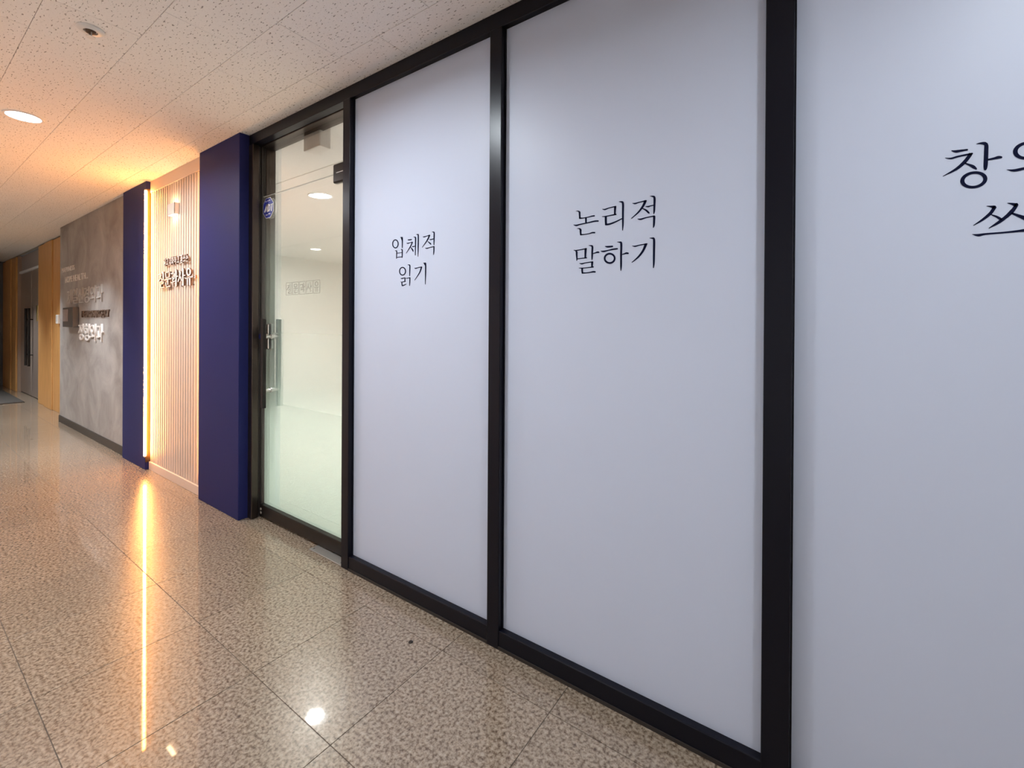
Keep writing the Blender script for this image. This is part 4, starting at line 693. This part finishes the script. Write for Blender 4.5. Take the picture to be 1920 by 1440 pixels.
# floor pivot cover
pl = empty('floor_plate', 'brushed steel pivot cover plate on floor under the door', 'floor plate', loc=(-2.3, 0.03, 0))
box('plate', 'steel', -2.462, -2.148, 0.0, 0.110, 0.0, 0.006, pl, bev=0.002)
for x in (-2.44, -2.17):
    lathe('screw', 'chrome', [(0.006, 0.006), (0.006, 0.0075), (0.003, 0.008), (0.0005, 0.008)], (x, 0.018, 0.0), pl, n=14)
tag(lathe('debris', 'debris', [(0.010, 0.0), (0.009, 0.002), (0.005, 0.0032), (0.0005, 0.0034)], (-1.40, -0.179, 0), n=9),
    'tiny black speck of dirt on the floor by the white windows', 'debris')

# ------------------------------------------------------------------ navy pillars
for (x0, x1), lb in (((-3.85, -3.208), 'navy blue painted pillar between slatted panel and glass door'),
                     ((-5.645, -5.0), 'navy blue painted pillar between light strip and concrete wall')):
    o = box('blue_pillar', 'blue', x0, x1, -0.062, 0.165, 0.0, H, bev=0.004, seg=2)
    tag(o, lb, 'pillar', 'navy pillars')

# ------------------------------------------------------------------ slatted panel
sp = empty('slatted_panel', 'cream wall panel of narrow upright slats between navy pillars', 'wall panel', loc=(-4.42, -0.02, 0))
PX0, PX1 = -4.996, -3.852
box('backing', 'slatback', -5.0, -3.85, -0.004, 0.165, 0.0, H, sp)
box('top_trim', 'slat', PX0, PX1, -0.032, -0.004, 2.497, H, sp, bev=0.002)
box('baseboard', 'slat', PX0, PX1, -0.036, -0.004, 0.0, 0.072, sp, bev=0.002)
n = 23
pitch_s = (PX1 - PX0) / n
slat_me = None
for i in range(n):
    x = PX0 + (i + 0.5) * pitch_s
    if slat_me is None:
        bm = bmesh.new()
        add_box(bm, -0.0165, 0.0165, -0.012, 0.012, -1.2125, 1.2125, 0.004, 2)
        slat_me = bpy.data.meshes.new('slat')
        bm.to_mesh(slat_me)
        bm.free()
        slat_me.materials.append(M['slat'])
    o = bpy.data.objects.new('slat', slat_me)
    COL.objects.link(o)
    o.location = (x, -0.016, 1.2845)
    under(sp, o)

# ------------------------------------------------------------------ light strips at the panel's edges
def strip(x, y, lb, grp=None, r=0.010):
    e = empty('light_strip', lb, 'light strip', grp, loc=(x, y, 0.13))
    lathe('tube', 'led' if r > 0.008 else 'led_dim', [(0.002, 0.0), (r, 0.004), (r, 2.376), (0.002, 2.38)], (x, y, 0.13), e, n=16)
    lathe('end_cap', 'ledback', [(0.002, -0.012), (r, -0.010), (r, 0.0), (0.002, 0.0)], (x, y, 0.13), e, n=16)
    lathe('end_cap', 'ledback', [(0.002, 2.38), (r, 2.38), (r, 2.39), (0.002, 2.392)], (x, y, 0.13), e, n=16)
    box('bounce_plate', 'bounce', x - r - 0.0034, x - r - 0.0002, -0.061, -0.006, 0.07, 2.53, e) if r > 0.008 else None  # added plate, gives the orange glow beside the tube
    return e
strip(-4.9862, -0.067, 'glowing orange light strip along the far navy pillar edge')
strip(-3.863, -0.047, 'thin glowing strip hidden at the slatted panel edge by the near navy pillar', r=0.006)

# ------------------------------------------------------------------ wall sconce
sc = empty('wall_sconce', 'small white box wall lamp shining up and down on slats', 'wall lamp', loc=(-4.406, -0.03, 2.26))
sx0, sx1, sy0, sy1, sz0, sz1, th = -4.481, -4.332, -0.064, -0.0282, 2.214, 2.307, 0.003
boxes('housing', 'sconce', [(sx0, sx1, sy0, sy0 + th, sz0, sz1), (sx0, sx1, sy1 - th, sy1, sz0, sz1), (sx0, sx0 + th, sy0, sy1, sz0, sz1), (sx1 - th, sx1, sy0, sy1, sz0, sz1),
                            (sx0 + 0.002, sx1 - 0.002, sy0 + 0.002, sy1 - 0.002, 2.254, 2.266)], sc)
box('diffuser', 'sconce_em', sx0 + th, sx1 - th, sy0 + th, sy1 - th, sz0 + 0.004, sz0 + 0.008, sc)
box('diffuser', 'sconce_em', sx0 + th, sx1 - th, sy0 + th, sy1 - th, sz1 - 0.008, sz1 - 0.004, sc)

# ------------------------------------------------------------------ raised letters on the slats
sg = empty('raised_name_sign', 'raised white name letters in one large row on the slats', 'sign', loc=(-4.29, -0.06, 1.6))
for k in ('jil', 'mun', 'gwa', 'sa', 'yu', 'dot'):
    outline_mesh('letter', 'letter', SIGN[k], -0.038, depth=0.012, parent=sg)
for x in (-4.49, -4.37, -4.26, -4.13, -4.03):
    box('standoff', 'dark', x - 0.003, x + 0.003, -0.038, -0.0285, 1.62, 1.626, sg)
s2 = empty('raised_slogan_sign', 'small raised slogan letters above the larger name letters', 'sign', loc=(-4.28, -0.06, 1.83))
font_letters('읽고 대화하고 글쓰는', -4.605, -4.089, 1.806, 1.872, -0.038, 'letter', s2, depth=0.012, offset=0.008, sides=True)
for x in (-4.56, -4.37, -4.15):
    box('standoff', 'dark', x - 0.002, x + 0.002, -0.038, -0.0285, 1.83, 1.834, s2)

# ------------------------------------------------------------------ concrete wall with clinic lettering
cw = box('wall_concrete', 'concrete', -8.42, -5.645, -0.03, 0.165, 0.0, H)
tag(cw, 'grey trowelled concrete wall beyond the far navy pillar', kind='structure')
bb = box('baseboard_concrete', 'baseb', -8.42, -5.645, -0.042, -0.03, 0.0, 0.085, bev=0.002)
tag(bb, 'dark skirting under the concrete wall', kind='structure')
def wall_sign(name, text, lb, x0, x1, z0, z1, mat, depth, off=0.0):
    e = empty(name, lb, 'sign', loc=((x0 + x1) / 2, -0.03, (z0 + z1) / 2))
    font_letters(text, x0, x1, z0, z1, -0.030, mat, e, depth, off)
wall_sign('small_letter_sign', 'HAPPINESS', 'tiny white capitals in the topmost row on the concrete wall', -8.30, -7.66, 1.985, 2.045, 'letter', 0.006)
wall_sign('small_letter_sign', 'HOPE HEALTH...', 'small white capitals in the second row on the concrete wall', -8.12, -7.05, 1.842, 1.918, 'letter', 0.006)
wall_sign('raised_clinic_sign', '제일신경외과', 'row of six raised grey white characters on the concrete wall', -7.98, -6.42, 1.556, 1.746, 'greyletter', 0.012, 0.0)
wall_sign('brown_letter_sign', 'NEUROSURGERY', 'row of brown capitals in the middle of the concrete wall', -7.28, -6.19, 1.386, 1.466, 'browntext', 0.012, 0.006)
wall_sign('raised_clinic_sign', '정형외과', 'lowest row of four bold white characters on the concrete wall', -7.42, -6.41, 1.115, 1.315, 'letter', 0.014, 0.006)
wb = empty('wall_box', 'dark grey box with pale front on the concrete wall', 'wall box', loc=(-7.7, -0.03, 1.39))
box('body', 'boxdark', -7.96, -7.45, -0.085, -0.03, 1.270, 1.512, wb, bev=0.003)
for x0, x1 in ((-7.93, -7.82), (-7.80, -7.69)):
    box('front_card', 'greypaint', x0, x1, -0.089, -0.085, 1.34, 1.49, wb, bev=0.001)
# access reader on the wood
rd = empty('access_reader', 'small pale reader box on wood next to concrete wall', 'reader', loc=(-9.1, 0.088, 1.37))
box('housing', 'plastic', -9.19, -9.06, 0.055, 0.09, 1.31, 1.44, rd, bev=0.004, seg=2)
box('key_pad', 'greyplastic', -9.17, -9.08, 0.052, 0.055, 1.34, 1.42, rd)

# ------------------------------------------------------------------ wood-clad entrance at the far end
ww = box('wall_wood', 'darkwood', XE, -8.42, 0.115, 0.30, 0.0, H)
bpy.data.objects.remove(ww)
ww = boxes('wall_wood', 'slatback', [(XE, -12.70, 0.115, 0.30, 0, H), (-10.65, -8.42, 0.115, 0.30, 0, H), (-12.70, -10.65, 0.20, 0.30, 0, H)])
tag(ww, 'amber wood clad wall around the far double door', kind='structure')
for cuts in ((XE, -13.75, -13.18, -12.70), (-10.65, -10.12, -9.58, -9.05, -8.42)):
    for q, (a, b) in enumerate(zip(cuts, cuts[1:])):
        under(ww, box('plank', 'wood', a + 0.008, b - 0.008, 0.090 - 0.014 * (q % 2), 0.115, 0.0, H - 0.02, bev=0.004))
d2 = empty('door_2', 'grey double door with long bar handles between wood panels', kind='structure', loc=(-11.7, 0.16, 0))
box('door_header', 'lamp_trim', -12.70, -10.65, 0.135, 0.20, 2.26, 2.30, d2)
box('overpanel', 'greypaint', -12.70, -10.65, 0.165, 0.20, 2.30, H, d2)
for a, b, hx in ((-12.68, -11.69, -11.82), (-11.66, -10.67, -11.53)):
    lf = box('door_leaf', 'darkwood', a, b, 0.155, 0.20, 0.01, 2.255, d2, bev=0.004)
    lathe('door_handle', 'bronze', [(0.001, 0.55), (0.018, 0.55), (0.018, 1.58), (0.001, 1.58)], (hx, 0.105, 0), d2, n=14)
    boxes('handle_mount', 'bronze', [(hx - 0.01, hx + 0.01, 0.105, 0.155, z - 0.01, z + 0.01) for z in (0.75, 1.38)], d2)
box('yellow_strip', 'brass', -11.20, -11.12, 0.148, 0.155, 1.35, 1.62, d2)  # thin yellow metal strip on the near leaf
mt_ = empty('door_mat', 'dark floor mat in front of the far double door', 'mat', loc=(-11.6, -0.5, 0))
box('pile', 'mat', -13.0, -10.9, -0.95, -0.03, 0.0, 0.012, mt_, bev=0.003)
boxes('mat_edge', 'baseb', [(-13.04, -10.86, -0.99, -0.95, 0.0, 0.010), (-13.04, -13.0, -0.95, -0.03, 0.0, 0.010), (-10.9, -10.86, -0.95, -0.03, 0.0, 0.010)], mt_)

# ------------------------------------------------------------------ ceiling fittings
def downlight(loc, lb, power, grp, col=COOL, lens='lamp', r=0.078, spread=164):
    x, y, z = loc
    e = empty('ceiling_downlight', lb, 'downlight', grp, loc=loc)
    lathe('trim_ring', 'lamp_trim', [(r, -0.001), (r, -0.006), (r + 0.010, -0.006), (r + 0.014, 0.0), (r, 0.0)], loc, e, n=48)
    lathe('diffuser', lens, [(0.001, -0.003), (r, -0.003), (r, 0.001), (0.001, 0.001)], loc, e, n=48)
    L = bpy.data.lights.new('downlight_lamp', 'AREA')
    L.shape = 'DISK'
    L.size = r * 1.9
    L.energy = power
    L.color = col
    L.spread = math.radians(spread)
    lo = bpy.data.objects.new('downlight_lamp', L)
    COL.objects.link(lo)
    lo.location = (x, y, z - 0.008)
    under(e, lo)
for i, (x, lb) in enumerate(((-4.08, 'round glowing downlight in the corridor ceiling at the left edge'),
                (-1.72, 'round corridor ceiling downlight above the white windows, out of picture'),
                (0.64, 'round corridor ceiling downlight above the viewer, out of picture'),
                (-6.44, 'round corridor ceiling downlight in front of the concrete wall, out of picture'),
                (-8.80, 'round corridor ceiling downlight before the wood panels, out of picture'),
                (-11.16, 'round corridor ceiling downlight before the far double door, out of picture'))):
    downlight((x, -0.93, H), lb, DOWN_W * (0.78 if i == 1 else 0.6 if i == 2 else 1.0), 'corridor downlights', spread=96 if i >= 3 else 164)
for x, y, lb in ((-4.14, 1.065, 'round downlight in the inner room, seen through the door glass'),
                 (-7.08, 2.83, 'distant round downlight deep in the inner room'),
                 (-1.2, 2.1, 'unseen inner room lamp added to backlight the white windows'),  # no known fitting, added to light the white panes from behind
                 (-4.14, 3.0, 'unseen inner room lamp added beyond the door for brightness')):  # unseen lamp, added to brighten the inner room
    z = H
    downlight((x, y, z), lb, ROOM_W * (2.3 if x > -2 else 0.3 if x < -6 else 1.0), 'inner room downlights', (1.0, 0.97, 0.93), 'roomlamp', spread=170)
# sprinkler
sk = empty('fire_sprinkler', 'small flush white sprinkler head on the ceiling', 'sprinkler', loc=(-2.632, -0.919, H))
L0 = (-2.632, -0.919, H)
lathe('flange', 'plastic', [(0.047, 0.0), (0.047, -0.003), (0.040, -0.009), (0.024, -0.011), (0.022, -0.004), (0.001, -0.004)], L0, sk, n=36)
lathe('body', 'browntext', [(0.018, -0.004), (0.016, -0.016), (0.008, -0.020), (0.001, -0.020)], L0, sk, n=24)
boxes('frame_arm', 'steel', [(-2.632 - 0.014, -2.632 - 0.010, -0.921, -0.917, H - 0.034, H - 0.008), (-2.632 + 0.010, -2.632 + 0.014, -0.921, -0.917, H - 0.034, H - 0.008)], sk)
lathe('deflector', 'plastic', [(0.001, -0.036), (0.016, -0.036), (0.016, -0.033), (0.001, -0.033)], L0, sk, n=20)
